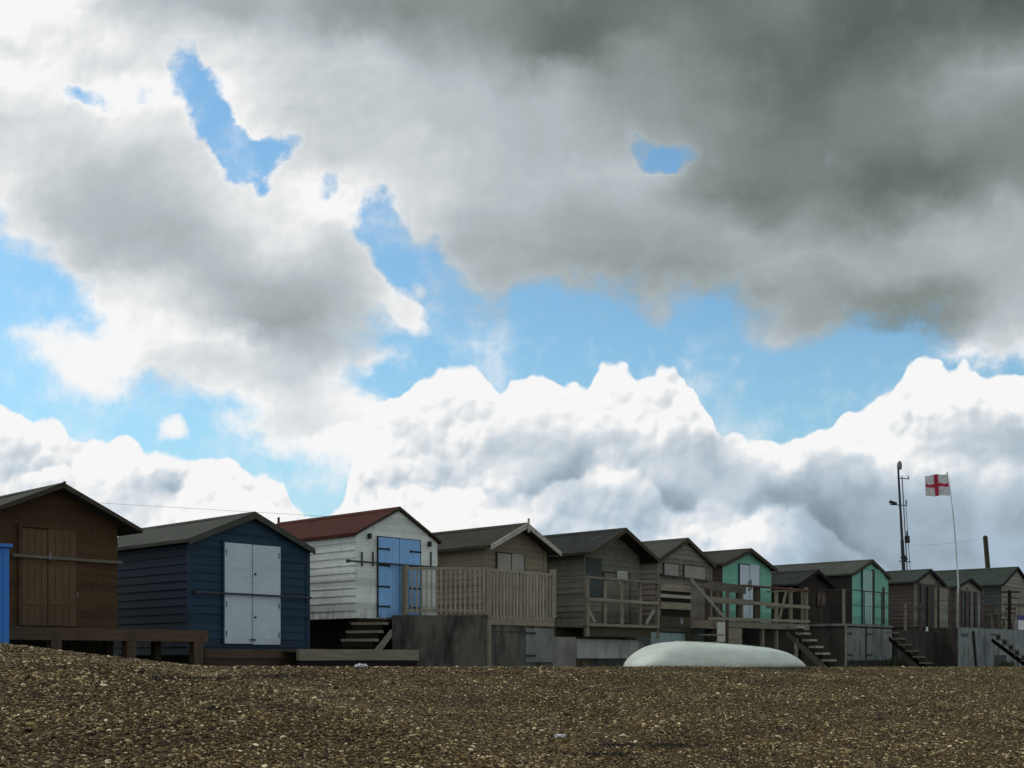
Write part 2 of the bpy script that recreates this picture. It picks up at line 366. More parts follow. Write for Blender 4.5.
for nm, c in (('w_grey', (.30, .27, .20)), ('w_dark', (.085, .070, .048)), ('w_brown', (.115, .08, .052)), ('w_pale', (.42, .39, .32)), ('w_mid', (.185, .165, .125)), ('w_red', (.16, .085, .065)), ('w_black', (.022, .018, .014))):
    M[nm+'_x'] = wood(nm+'_x', c, None, 0); M[nm+'_z'] = wood(nm+'_z', c, None, 2); M[nm+'_y'] = wood(nm+'_y', c, None, 1)
M['conc'] = concrete('dark_stained_concrete', (.082, .088, .082)); M['conc_pale'] = concrete('pale_rendered_concrete', (.27, .305, .295), (.06, .06, .05), .6)
M['conc_mid'] = concrete('grey_rendered_concrete', (.23, .25, .24), (.05, .05, .042), .6); M['conc_teal'] = concrete('pale_teal_render', (.30, .42, .40), (.12, .15, .13), .4)
M['conc_dark'] = concrete('dark_brown_render', (.062, .060, .05), (.02, .02, .015), .7)
M['conc_white'] = concrete('off_white_render', (.50, .53, .50), (.12, .12, .1), .5)
M['conc_block'] = concrete('blackened_concrete', (.145, .142, .118), (.014, .014, .012), .95)
M['w_bal_x'] = wood('baluster_wood_x', (.44, .40, .31), (.26, .23, .17), 0); M['w_bal_z'] = wood('baluster_wood_z', (.44, .40, .31), (.26, .23, .17), 2)
M['black'] = plain('black_ironwork', (.018, .018, .02), .55); M['dark_metal'] = plain('dark_galvanised_metal', (.06, .065, .075), .5, .6)
M['galv'] = plain('grey_metal', (.22, .23, .24), .45, .5); M['white_plastic'] = plain('white_plastic', (.72, .75, .74), .4)
M['lampglass'] = plain('white_lamp_glass', (.8, .8, .78), .2)
M['purple'] = plain('purple_cloth', (.09, .06, .25), .8); M['flag_white'] = plain('flag_white_cloth', (.75, .75, .75), .85); M['flag_red'] = plain('flag_red_cloth', (.58, .04, .08), .85)
def hullmat(q, b):
    co = q.node('ShaderNodeTexCoord').outputs['Object']
    n = q.noise(q.vm('MULTIPLY', co, (1, 1, 3)), 1.8, 6, .65); s = q.noise(q.vm('MULTIPLY', co, (1.5, 5, 5)), 4, 5, .65)
    col = q.mix(q.mr(n, .4, .7, 0, .7), (.68, .74, .64), (.50, .56, .47))
    col = q.mix(q.mr(s, .56, .74, 0, .35), col, (.26, .29, .22))
    P = q.sep(co)
    col = q.mix(q.m('MULTIPLY', q.mr(P[2], .14, .0), q.mr(n, .3, .6)), col, (.16, .15, .11))
    q.put(b.inputs['Base Color'], col); q.put(b.inputs['Roughness'], q.mr(s, .3, .7, .35, .7)); bump(q, b, s, .15, .004)
M['hull'] = mat('weathered_pale_gelcoat', hullmat)
# shingle
def pebble_colour(q, rnd, pos):
    col = q.ramp(rnd, [(0, (.014, .010, .005)), (.16, (.042, .028, .013)), (.38, (.082, .056, .025)), (.60, (.125, .090, .040)), (.78, (.19, .145, .072)), (.90, (.32, .27, .155)), (.965, (.55, .50, .36)), (1, (.85, .82, .70))])
    big = q.noise(q.vm('MULTIPLY', pos, (1, 1, 0)), .8, 5, .6)
    col = q.vm('SCALE', col, scale=q.mr(big, .3, .7, .78, 1.25))
    ps = q.sep(pos); s_ = q.m('MULTIPLY_ADD', ps[0], .737, q.m('MULTIPLY', ps[1], -.675)); t_ = q.m('MULTIPLY_ADD', ps[0], .675, q.m('MULTIPLY', ps[1], .737))
    band = q.noise(q.xyz(q.m('MULTIPLY', s_, 1.5), q.m('MULTIPLY', t_, .16), 0), 1.0, 4, .6)
    col = q.vm('SCALE', col, scale=q.mr(band, .35, .65, .78, 1.22))
    col = q.vm('MULTIPLY', col, (1.14, 1.04, .79))
    return col
def shingle(q, b):
    pos = q.node('ShaderNodeNewGeometry').outputs['Position']
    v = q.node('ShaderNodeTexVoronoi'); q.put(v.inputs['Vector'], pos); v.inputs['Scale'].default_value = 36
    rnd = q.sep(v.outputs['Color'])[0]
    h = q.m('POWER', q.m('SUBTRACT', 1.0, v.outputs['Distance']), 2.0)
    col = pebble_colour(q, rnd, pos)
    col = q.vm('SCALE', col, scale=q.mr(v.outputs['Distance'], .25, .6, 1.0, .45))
    col = q.vm('SCALE', col, scale=.80)
    q.put(b.inputs['Base Color'], col); b.inputs['Specular IOR Level'].default_value = .15; b.inputs['Roughness'].default_value = .85; bump(q, b, h, .9, .03)
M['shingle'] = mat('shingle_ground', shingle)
def pebm(q, b):
    rnd = q.node('ShaderNodeObjectInfo').outputs['Random']; pos = q.node('ShaderNodeNewGeometry').outputs['Position']
    oc = q.node('ShaderNodeTexCoord').outputs['Object']
    col = pebble_colour(q, rnd, pos)
    col = q.vm('SCALE', col, scale=q.mr(q.noise(oc, 3.0, 3, .6), .3, .7, .8, 1.15))
    q.put(b.inputs['Base Color'], col); b.inputs['Roughness'].default_value = .7; b.inputs['Specular IOR Level'].default_value = .2
M['pebble'] = mat('pebble_stone', pebm)
def weedm(q, b):
    q.put(b.inputs['Base Color'], (.018, .014, .008)); b.inputs['Roughness'].default_value = .8
M['weed'] = mat('dry_dark_seaweed', weedm)
# ------------------------------------------------------------------ placing and mesh helpers
P0 = Vector((-5.6, 20.0)); DV = Vector((.675, .737)).normalized(); NV = Vector((DV.y, -DV.x))   # row line, along it, and out towards the sea
def tpx(px, s=0.0):
    u = (px-CX)/F; a = P0+NV*s
    return (u*a.y-a.x)/(DV.x-u*DV.y)
def P2(t, s=0.0): return P0+DV*t+NV*s
def at(px, s=0.0): return P2(tpx(px, s), s)
def Z(py, Y): return EZ+(HY-py)*Y/F
def pt(px, py, s=0.0):
    p = at(px, s); return Vector((p.x, p.y, Z(py, p.y)))
def ptY(px, py, Y): return Vector(((px-CX)/F*Y, Y, Z(py, Y)))
def sstep(x, a, b):
    x = max(0, min(1, (x-a)/(b-a))); return x*x*(3-2*x)
def gz(x, y):
    v = Vector((x, y))-P0; t = v.dot(DV); s = v.dot(NV)
    z = -.0078*(16.6+.737*max(-11, min(t, 75)))
    k = s-5.0
    if k > 0: z -= .106*(math.sqrt(k*k+.35)-.59)*(1 if k < 14 else 1)
    else: z -= .030*min(-k, 7)+.012*min(max(-k-7, 0), 20)
    z += .29*sstep(-t, 2.6, 6.3)*(1-sstep(s, 8.5, 14))*(1-.8*sstep(-s, -3.0, 1.5))
    if y < -5: z = z
    return EZ+z
I4 = Matrix.Identity(4)
def frame(x, y, z, ang=0.0): return Matrix.Translation((x, y, z)) @ Matrix.Rotation(ang, 4, 'Z')
ROWANG = math.atan2(DV.y, DV.x)
class MB:
    def __init__(s, fr=I4): s.fr = fr; s.v = []; s.f = []
    def add(s, vs, fs):
        k = len(s.v); s.v += [s.fr @ Vector(v) for v in vs]; s.f += [tuple(i+k for i in f) for f in fs]; return s
    def box(s, x0, x1, y0, y1, z0, z1):
        return s.add([(x0,y0,z0),(x1,y0,z0),(x1,y1,z0),(x0,y1,z0),(x0,y0,z1),(x1,y0,z1),(x1,y1,z1),(x0,y1,z1)],
                     [(0,3,2,1),(4,5,6,7),(0,1,5,4),(1,2,6,5),(2,3,7,6),(3,0,4,7)])
    def bar(s, p, q, w, h, up=(0, 0, 1)):
        p = Vector(p); q = Vector(q); d = (q-p).normalized(); up = Vector(up)
        if abs(d.dot(up)) > .98: up = Vector((DV.x, DV.y, 0))
        a = d.cross(up).normalized(); b = a.cross(d).normalized()
        vs = [e+a*(sx*w/2)+b*(sz*h/2) for e in (p, q) for sx, sz in ((-1,-1),(1,-1),(1,1),(-1,1))]
        return s.add(vs, [(0,1,2,3),(7,6,5,4),(0,4,5,1),(1,5,6,2),(2,6,7,3),(3,7,4,0)])
    def tube(s, p, q, r0, r1=None, n=8):
        r1 = r0 if r1 is None else r1
        p = Vector(p); q = Vector(q); d = (q-p).normalized(); up = Vector((0,0,1)) if abs(d.z) < .95 else Vector((1,0,0))
        a = d.cross(up).normalized(); b = a.cross(d)
        vs = [e+(a*math.cos(6.28318*i/n)+b*math.sin(6.28318*i/n))*r for e, r in ((p, r0), (q, r1)) for i in range(n)]
        return s.add(vs, [(i, (i+1) % n, n+(i+1) % n, n+i) for i in range(n)]+[tuple(range(n-1, -1, -1)), tuple(range(n, 2*n))])
    def prism(s, poly, z0, z1):
        n = len(poly)
        return s.add([(x, y, z0) for x, y in poly]+[(x, y, z1) for x, y in poly],
                     [tuple(range(n-1, -1, -1)), tuple(range(n, 2*n))]+[(i, (i+1) % n, n+(i+1) % n, n+i) for i in range(n)])
    def xz(s, poly, y0, y1):      # polygon in the local xz plane, extruded along y
        n = len(poly)
        return s.add([(x, y0, z) for x, z in poly]+[(x, y1, z) for x, z in poly],
                     [tuple(range(n)), tuple(range(2*n-1, n-1, -1))]+[(i, n+i, n+(i+1) % n, (i+1) % n) for i in range(n)])
    def build(s, name, m, parent=None, smooth=False, label=None):
        inv = ROOTS[parent.name].inverted() if parent is not None else (Matrix.Translation(s.v[0]).inverted() if False else I4)
        me = bpy.data.meshes.new(name)
        org = I4
        if parent is None:
            c = Vector((sum(v.x for v in s.v)/len(s.v), sum(v.y for v in s.v)/len(s.v), min(v.z for v in s.v)))
            org = Matrix.Translation(c); inv = org.inverted()
        me.from_pydata([inv @ v for v in s.v], [], s.f)
        bm = bmesh.new(); bm.from_mesh(me); bmesh.ops.recalc_face_normals(bm, faces=bm.faces); bm.to_mesh(me); bm.free()
        me.materials.append(m)
        if smooth:
            for p in me.polygons: p.use_smooth = True
        o = bpy.data.objects.new(name, me); COL.objects.link(o)
        if parent is not None: o.parent = parent
        else: o.matrix_world = org
        ROOTS[o.name] = org if parent is None else ROOTS[parent.name]
        if label: o['label'] = label
        return o
ROOTS = {}
def tag(o, label, cat, group=None, kind=None):
    if label: o['label'] = label
    if cat: o['category'] = cat
    if group: o['group'] = group
    if kind: o['kind'] = kind
    return o
def empty(name, label, cat, fr, group=None):
    o = bpy.data.objects.new(name, None); COL.objects.link(o); o.matrix_world = fr; o.empty_display_size = .3
    ROOTS[o.name] = fr.copy(); return tag(o, label, cat, group)

# a wall of overlapping boards: origin, along, outward normal, spans by height
def lap_wall(mb, o, u, nrm, z0, z1, span, h=.15, out=.020, lap=True):
    o = Vector(o); u = Vector(u); nrm = Vector(nrm); z = z0; up = Vector((0, 0, 1))
    while z < z1-1e-4:
        zt = min(z+h, z1)
        (a0, b0), (a1, b1) = span(z), span(zt)
        if b0-a0 < .01: break
        if b1 < a1: a1 = b1 = (a1+b1)/2
        j = random.uniform(-.002, .002)
        k0 = out+j if lap else .006+j*.6; k1 = .004 if lap else .006+j*.6
        g_ = 0 if lap else .004
        A = o+u*a0+up*(z+g_)+nrm*k0; B = o+u*b0+up*(z+g_)+nrm*k0; C_ = o+u*b1+up*zt+nrm*k1; D_ = o+u*a1+up*zt+nrm*k1
        A2 = A-nrm*(k0+.01); B2 = B-nrm*(k0+.01); C2 = C_-nrm*(k1+.01); D2 = D_-nrm*(k1+.01)
        mb.add([A, B, C_, D_, A2, B2, C2, D2], [(0,1,2,3),(0,4,5,1),(1,5,6,2),(3,2,6,7),(0,3,7,4),(7,6,5,4)])
        z = zt
class Hut:
    def __init__(s, label, pl, pr, yb, ya, yt, depth, wall, roof, verge, so=0.0, ovf=.1, ovs=.1, front=None, side=None, lap_front=True, trim=None,
                 found='conc_dark', ground=-.6, trimw=.06, vergeh=.10, board=.15, sboard=None, eave=None, name='beach_hut', fin=False, setback=.12, vw=.03):
        s.so = so; s.tl = tpx(pl, so); s.W = tpx(pr, so)-s.tl
        p = P2(s.tl, so); s.p = p; s.zb = Z(yb, p.y)
        s.fr = frame(p.x, p.y, s.zb, ROWANG)
        ap = P2(s.tl+s.W/2, so+ovf); tip = P2(s.tl+s.W+ovs, so+ovf)
        za = Z(ya, ap.y)-s.zb; zt = Z(yt, tip.y)-s.zb
        W = s.W; half = W/2+ovs; sl = (za-zt)/half
        s.za = za; s.sl = sl; th = .05; s.D = depth
        top = lambda x: za-sl*abs(x-W/2)          # roof top surface
        wt = lambda x: top(x)-th-.01
        r = s.root = empty(name, label, 'beach hut', s.fr, 'beach huts along the row')
        front = front or wall; side = side or wall; sb = sboard or board
        span = lambda z: ((0, W) if z <= wt(0) else ((W/2-(wt(W/2)-z)/sl), (W/2+(wt(W/2)-z)/sl)))
        mb = MB(s.fr); lap_wall(mb, (0,0,0), (1,0,0), (0,-1,0), 0, wt(W/2), span, board, .02, lap_front)
        mb.xz([(0,0),(W,0),(W,wt(0)),(W/2,wt(W/2)),(0,wt(0))], .002, .04).build('front_wall', M[front], r)
        mb = MB(s.fr); lap_wall(mb, (0,depth,0), (0,-1,0), (-1,0,0), 0, wt(0), lambda z: (0, depth), sb, .016)
        mb.box(.002, .04, .045, depth-.05, 0, wt(0)).build('side_wall', M[side], r)
        mb = MB(s.fr); lap_wall(mb, (W,0,0), (0,1,0), (1,0,0), 0, wt(0), lambda z: (0, depth), sb, .016)
        mb.box(W-.04, W-.002, .045, depth-.05, 0, wt(0)).build('side_wall', M[side], r)
        mb = MB(s.fr); lap_wall(mb, (W,depth,0), (-1,0,0), (0,1,0), 0, wt(W/2), lambda z: (W-span(z)[1], W-span(z)[0]), board, .02)
        mb.xz([(0,0),(W,0),(W,wt(0)),(W/2,wt(W/2)),(0,wt(0))], depth-.04, depth-.002).build('back_wall', M[side], r)
        # roof of two felted slabs with a ridge cap
        a, b = -ovs, W+ovs; y0, y1 = -ovf, depth+.12
        mb = MB(s.fr); N = 8
        for sg in (-1, 1):
            e = W/2+sg*half
            vs = []; fs = []
            for i in range(N+1):
                y = y0+(y1-y0)*i/N; sag = -.015*math.sin(math.pi*i/N)+random.uniform(-.003, .003)
                for j in range(4):
                    x = W/2+(e-W/2)*j/3; z = top(x)+sag*(1 if j else .6)+(random.uniform(-.010, .006) if j == 3 else 0)
                    vs += [(x, y, z), (x, y, z-th)]
            idx = lambda i, j, k: (i*4+j)*2+k
            for i in range(N):
                for j in range(3):
                    fs += [(idx(i,j,0), idx(i,j+1,0), idx(i+1,j+1,0), idx(i+1,j,0)), (idx(i,j,1), idx(i+1,j,1), idx(i+1,j+1,1), idx(i,j+1,1))]
                fs += [(idx(i,3,0), idx(i,3,1), idx(i+1,3,1), idx(i+1,3,0)), (idx(i,0,0), idx(i+1,0,0), idx(i+1,0,1), idx(i,0,1))]
            for j in range(3):
                fs += [(idx(0,j,0), idx(0,j,1), idx(0,j+1,1), idx(0,j+1,0)), (idx(N,j,0), idx(N,j+1,0), idx(N,j+1,1), idx(N,j,1))]
            mb.add(vs, fs)
        s.roof = mb.build('roof', M[roof], r)
        MB(s.fr).xz([(W/2-.13, top(W/2-.13)+.008), (W/2, za+.012), (W/2+.13, top(W/2+.13)+.008), (W/2+.13, top(W/2+.13)-.006), (W/2, za-.004), (W/2-.13, top(W/2-.13)-.006)], y0-.01, y1+.01).build('ridge_cap', M[roof], s.roof)
        for sg in (-1, 1):
            e = W/2+sg*(half+.012)
            q = [(W/2, za+.004), (e, top(e)+.004), (e, top(e)-vergeh), (W/2+sg*0, za-vergeh-.02)]
            MB(s.fr).xz(q, y0-vw, y0-.003).build('barge_board', M[verge], r)
            MB(s.fr).box(*( (a-.018, a-.002) if sg < 0 else (b+.002, b+.018)), y0+.01, y1-.01, top(a)-.065, top(a)-.004).build('eaves_board', M[eave or roof], r)
        if trim:
            for x in (-.022, W-trimw+.0): MB(s.fr).box(x, x+trimw+.022, -.028, -.021, .0, wt(0)-.01).box(*((x-.006, x-.0) if x < 0 else (x+trimw+.022, x+trimw+.028)), -.028, trimw, .0, wt(0)-.01).build('corner_board', M[trim], r)
        if fin: MB(s.fr).box(W/2-.02, W/2+.02, y0-.03-vw, y0-vw-.002, za-.22, za+.10).build('finial', M[verge], r)
        gl = gz(p.x, p.y)-s.zb+ground
        if gl < -.05 and found:
            MB(s.fr).box(setback, W-setback, setback, depth-setback, gl, -.003).build('foundation', M[found], r)
    def x(s, px): return tpx(px, s.so)-s.tl
    def z(s, px, py): return Z(py, at(px, s.so).y)-s.zb
    def panel(s, name, px0, yt, px1, yb, m, n=1, y=-.045, th=.022, parent=None, gap=.006, zb=None):
        x0, x1 = s.x(px0), s.x(px1); z1 = s.z(px0, yt); z0 = s.z(px0, yb) if zb is None else zb
        mb = MB(s.fr); w = (x1-x0)/n
        for i in range(n):
            j = random.uniform(0, .003)
            mb.box(x0+w*i+gap/2, x0+w*(i+1)-gap/2, y-j, y+th, z0, z1)
        return mb.build(name, M[m], parent or s.root), (x0, x1, z0, z1)
    def fr_around(s, r, m, w=.045, y=-.052, parent=None, name='door_frame'):
        x0, x1, z0, z1 = r
        MB(s.fr).box(x0-w, x0-.002, y, -.021, z0, z1+w).box(x1+.002, x1+w, y, -.021, z0, z1+w).box(x0-.001, x1+.001, y, -.021, z1+.003, z1+w).build(name, M[m], parent or s.root)
    def bar(s, px0, y0, px1, y1, m='black', w=.03, h=.035, y=-.09):
        x0, x1 = s.x(px0), s.x(px1); za, zb_ = s.z(px0, y0), s.z(px1, y1)
        o = MB(s.fr).bar((x0, y, za), (x1, y, zb_), w, h)
        for x, z in ((x0+.05, za), (x1-.05, zb_)): o.box(x-.02, x+.02, y, -.024, z-.03, z+.03)
        return o.build('security_bar', M[m], s.root)
# ------------------------------------------------------------------ the beach
def axis_vals(segs):
    out = []
    for a, b, st in segs:
        n = max(1, round((b-a)/st)); out += [a+(b-a)*i/n for i in range(n)]
    return out+[segs[-1][1]]
xs = axis_vals([(-900,-60,60),(-60,-14,2),(-14,32,.33),(32,80,3),(80,900,60)])
ys = axis_vals([(-300,-20,40),(-20,4,2),(4,46,.33),(46,90,3),(90,1200,60)])
def hills(x, y): 
    return .035*math.sin(x*.9+y*.5)*math.sin(y*.7-x*.3)+.018*math.sin(x*2.3+1.1)*math.sin(y*2.0+x*.6)
def ground_z(x, y):
    v = Vector((x, y))-P0; s = v.dot(NV)
    return gz(x, y)+hills(x, y)*sstep(s, 4.2, 6.5)*.8
vs = [(x, y, ground_z(x, y)) for y in ys for x in xs]; nx = len(xs)
fs = [(j*nx+i, j*nx+i+1, (j+1)*nx+i+1, (j+1)*nx+i) for j in range(len(ys)-1) for i in range(nx-1)]
me = bpy.data.meshes.new('beach'); me.from_pydata(vs, [], fs); me.materials.append(M['shingle'])
for p in me.polygons: p.use_smooth = True
gr = bpy.data.objects.new('shingle_beach', me); COL.objects.link(gr)
tag(gr, 'brown shingle bank sloping up to a level crest in front of the huts', 'beach', None, 'structure')

# loose pebbles: points on the slope, stones put on them by geometry nodes
def in_patch(x, y):
    v = Vector((x, y))-P0; return v.dot(NV), v.dot(DV)
pts = []; sc = []
rnd = random.Random(3)
NP = 380000
while len(pts) < NP:
    # near stones matter more: draw distance with falling density
    Y = 4.4*math.exp(rnd.random()*math.log(48/4.4)); u = rnd.uniform(-.56, .60)
    x = u*Y; s, t = in_patch(x, Y)
    if s < 3.3 or s > 18.5: continue
    if rnd.random() > .25+.75*min(1, (40/ max(8, Y))**.5): continue
    r = .0062*math.exp(rnd.gauss(0, .40))*(1+.022*(Y-8))
    if rnd.random() < .002: r *= 1.7
    pts.append((x, Y, ground_z(x, Y)+r*.25)); sc.append(min(r, .035))
pm = bpy.data.meshes.new('pebble_points'); pm.from_pydata(pts, [], [])
at_ = pm.attributes.new('size', 'FLOAT', 'POINT'); at_.data.foreach_set('value', sc)
po = bpy.data.objects.new('loose_shingle', pm); COL.objects.link(po)
tag(po, 'loose brown, buff and white pebbles covering the sloping shingle bank', 'shingle', None, 'stuff')
pcol = bpy.data.collections.new('pebble_kinds')
for k in range(5):
    bm = bmesh.new(); bmesh.ops.create_icosphere(bm, subdivisions=2 if k < 2 else 1, radius=1.0)
    ax = (rnd.uniform(1.0, 1.5), rnd.uniform(.8, 1.1), rnd.uniform(.45, .7))
    for v in bm.verts:
        j = 1+rnd.uniform(-.10, .10); v.co = Vector((v.co.x*ax[0]*j, v.co.y*ax[1]*j, v.co.z*ax[2]*j))
    q = bpy.data.meshes.new('pebble'); bm.to_mesh(q); bm.free(); q.materials.append(M['pebble'])
    for p in q.polygons: p.use_smooth = True
    pcol.objects.link(bpy.data.objects.new('pebble', q))
ng = bpy.data.node_groups.new('scatter_pebbles', 'GeometryNodeTree')
ng.interface.new_socket('Geometry', in_out='INPUT', socket_type='NodeSocketGeometry'); ng.interface.new_socket('Geometry', in_out='OUTPUT', socket_type='NodeSocketGeometry')
gi = ng.nodes.new('NodeGroupInput'); go = ng.nodes.new('NodeGroupOutput')
iop = ng.nodes.new('GeometryNodeInstanceOnPoints'); ci = ng.nodes.new('GeometryNodeCollectionInfo'); ci.inputs['Collection'].default_value = pcol
ci.inputs['Separate Children'].default_value = True; ci.inputs['Reset Children'].default_value = True
iop.inputs['Pick Instance'].default_value = True
na = ng.nodes.new('GeometryNodeInputNamedAttribute'); na.data_type = 'FLOAT'; na.inputs['Name'].default_value = 'size'
rv = ng.nodes.new('FunctionNodeRandomValue'); rv.data_type = 'FLOAT_VECTOR'; rv.inputs[0].default_value = (-.5, -.5, 0); rv.inputs[1].default_value = (.5, .5, 6.28)
L_ = ng.links.new
L_(gi.outputs[0], iop.inputs['Points']); L_(ci.outputs[0], iop.inputs['Instance']); L_(na.outputs['Attribute'], iop.inputs['Scale']); L_(rv.outputs[0], iop.inputs['Rotation']); L_(iop.outputs[0], go.inputs[0])
mod = po.modifiers.new('scatter', 'NODES'); mod.node_group = ng

# strands of dark weed and a few bits of litter
mb = MB()
def on_slope(px, py):     # first hit of the ground along the ray of this pixel
    Y = 5.0
    while Y < 60:
        x = (px-CX)/F*Y
        if Z(py, Y) <= ground_z(x, Y): return x, Y
        Y += .02
    return None
for (px, py, spx, spy, n) in ((655,748,62,1.6,80),(610,757,45,1.6,45),(215,712,12,1,12),(190,681,60,1.2,50),(270,678,60,1.2,50),(470,674,90,1,40),(905,735,50,1.5,20)):
    for i in range(n):
        h = on_slope(px+rnd.gauss(0, spx*.5), py+rnd.gauss(0, spy*.5))
        if not h: continue
        x, y = h; a = rnd.uniform(0, 6.28); l = rnd.uniform(.01, .035); w_ = rnd.uniform(.003, .007); z = ground_z(x, y)+.022
        fr = frame(x, y, z, a) @ Matrix.Rotation(rnd.uniform(-.4, .4), 4, 'Y')
        m2 = MB(fr); m2.xz([(-l, 0), (-l*.3, .012), (l*.4, .004), (l, .014), (l*.3, -.006), (-l*.4, 0)], -w_, w_)
        k = len(mb.v); mb.v += m2.v; mb.f += [tuple(i_+k for i_ in f) for f in m2.f]
wd = mb.build('seaweed', M['weed']); tag(wd, 'dark dried seaweed scraps strewn in lines on the shingle', 'seaweed', None, 'stuff')
for (px, py, lb, sz) in ((361, 667.5, 'crumpled white plastic scrap on the shingle crest below the wooden steps', .06), (560, 739, 'flat white shell lying on the lower shingle slope', .035)):
    h = on_slope(px, py+1); x, y = h; z = ground_z(x, y)+.03
    bm = bmesh.new(); bmesh.ops.create_icosphere(bm, subdivisions=3, radius=sz)
    for v in bm.verts:
        k = 1+.35*math.sin(v.co.x*60/ (sz*9)+v.co.y*31)*math.sin(v.co.y*70+v.co.z*50/(sz*9)); v.co = Vector((v.co.x*1.4*k, v.co.y*k, v.co.z*.45*k+sz*.1))
    q = bpy.data.meshes.new('litter'); bm.to_mesh(q); bm.free(); q.materials.append(M['white_plastic'])
    o = bpy.data.objects.new('litter' if sz > .05 else 'shell', q); COL.objects.link(o); o.location = (x, y, z); tag(o, lb, 'litter' if sz > .05 else 'shell')

# ------------------------------------------------------------------ huts
# brown hut
h = Hut('dark brown gabled hut with plank doors and a long bar across, leftmost of the huts', -14, 117, 626, 483, 529, 3.6, 'brown', 'felt', 'w_dark_x', ovf=.3, ovs=.27, front='brown', lap_front=False, board=.17, fin=False, vergeh=.06)
MB(h.fr).box(h.W/2-.015, h.W/2+.015, -.36, -.32, h.za-.05, h.za+.02).build('finial', M['w_dark_z'], h.root)
_, r = h.panel('door', 20.5, 528, 46, 626, 'brown_door', 4, y=-.05, zb=.02); _, r2 = h.panel('door', 46.6, 529, 75, 626, 'brown_door', 4, y=-.05, zb=.02)
h.fr_around((r[0], r2[1], r[2], r2[3]+.0), 'brown', .05, name='door_frame')
for rr in (r, r2):
    for zz in (.45, 1.25): MB(h.fr).box(rr[0]+.03, rr[1]-.03, -.062, -.0535, rr[2]+zz*.82-.045, rr[2]+zz*.82+.045).build('door_batten', M['brown_door'], h.root)
h.bar(10, 555.5, 119, 563, 'w_mid_x', .04, .045, -.10)
MB(h.fr).box(h.x(46.3)-.012, h.x(46.3)+.012, -.13, -.1215, h.z(46, 560), h.z(46, 553)).build('padlock', M['galv'], h.root)
MB(h.fr).tube((h.x(76), -.05, h.z(76, 592)), (h.x(76), -.05, h.z(76, 598)), .012).build('door_handle', M['galv'], h.root)
# navy hut
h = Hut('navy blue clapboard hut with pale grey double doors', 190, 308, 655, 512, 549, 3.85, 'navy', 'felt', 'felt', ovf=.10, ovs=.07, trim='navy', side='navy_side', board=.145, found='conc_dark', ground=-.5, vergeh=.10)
zc = (h.z(222, 592)+h.z(222, 594))/2
for a, b in ((223, 250.5), (251, 279)):
    o, r = h.panel('door', a, 542 if a < 240 else 544, b, 643.5 if a < 240 else 644.5, 'pale_door', 1, y=-.05)
    ex = r[0]+.02 if a < 240 else r[1]-.05
    for zz in (r[2]+.18, r[3]-.18, (r[2]+r[3])/2-.2): MB(h.fr).box(ex, ex+.03, -.056, -.0505, zz-.05, zz+.05).build('hinge', M['galv'], o)
    MB(h.fr).box(r[0]+.012, r[0]+.03, -.0535, -.0505, r[2]+.02, r[3]-.02).box(r[1]-.03, r[1]-.012, -.0535, -.0505, r[2]+.02, r[3]-.02).build('edge_bead', M['pale_door'], o)
for zf in (.27, .70): MB(h.fr).tube((h.x(251)+.05, -.075, r[2]+(r[3]-r[2])*zf), (h.x(251)+.05, -.0505, r[2]+(r[3]-r[2])*zf), .02).build('door_knob', M['dark_metal'], o)
MB(h.fr).box(h.x(251)-.06, h.x(251)+.06, -.062, -.0505, r[2]+.07, r[2]+.10).build('hasp', M['dark_metal'], o)
h.fr_around((h.x(223), h.x(279), h.z(223, 643.5), h.z(223, 542.5)), 'navy', .035, name='door_frame')
h.bar(191, 592, 308, 598, 'dark_metal', .03, .035, -.10)
MB(h.fr).box(.30, h.W+.0, -.09, -.03, -.235, -.03).build('skirting_board', M['navy'], h.root)
# white hut with red roof
h = Hut('white clapboard hut with red felt roof and cornflower blue door', 356, 437, 618, 507, 541, 3.95, 'white', 'felt_red', 'felt_brown', ovf=.06, ovs=.05, front='white', lap_front=False, board=.6, sboard=.15, found='w_black_x', ground=-.5, side='white', trim=None, setback=.35, vergeh=.045, vw=.02)
MB(h.fr).box(h.W/2-.02, h.W/2+.02, h.D+.10, h.D+.14, h.za-.08, h.za+.13).build('finial', M['w_dark_z'], h.root)
for a, b in ((377, 397.5), (398, 418.5)):
    o, r = h.panel('door', a, 537 if a < 390 else 539, b, 618, 'cornflower', 3, y=-.05, zb=.03, gap=.004)
    for zz in (.22, .62, 1.05, 1.38):
        x0, x1 = (r[0]-.03, r[0]+.26) if a < 390 else (r[1]-.26, r[1]+.03)
        MB(h.fr).box(x0, x1, -.062, -.0555, r[2]+zz-.018, r[2]+zz+.018).box(*((x1-.001, x1+.03) if a < 390 else (x0-.03, x0+.001)), -.0625, -.0555, r[2]+zz-.03, r[2]+zz+.03).build('strap_hinge', M['black'], o)
h.fr_around((h.x(377), h.x(418.5), .03, h.z(377, 537)), 'black', .02, name='door_frame')
h.bar(344, 561, 437, 568, 'dark_metal', .03, .035, -.11)
for px, py in ((368, 536), (428, 544)):
    MB(h.fr).box(h.x(px)-.025, h.x(px)+.025, -.09, -.021, h.z(px, py)-.06, h.z(px, py)+.05).box(h.x(px)-.05, h.x(px)-.025, -.075, -.06, h.z(px, py)-.0, h.z(px, py)+.03).build('wall_lamp', M['black'], h.root)
for px in (361, 372, 430): MB(h.fr).box(h.x(px)-.012, h.x(px)+.012, -.045, -.021, h.z(px, 566), h.z(px, 552)).build('bracket', M['dark_metal'], h.root)
MB(h.fr).box(.02, h.W-.02, -.05, .30, -.10, -.004).build('sill_beam', M['w_black_x'], h.root)
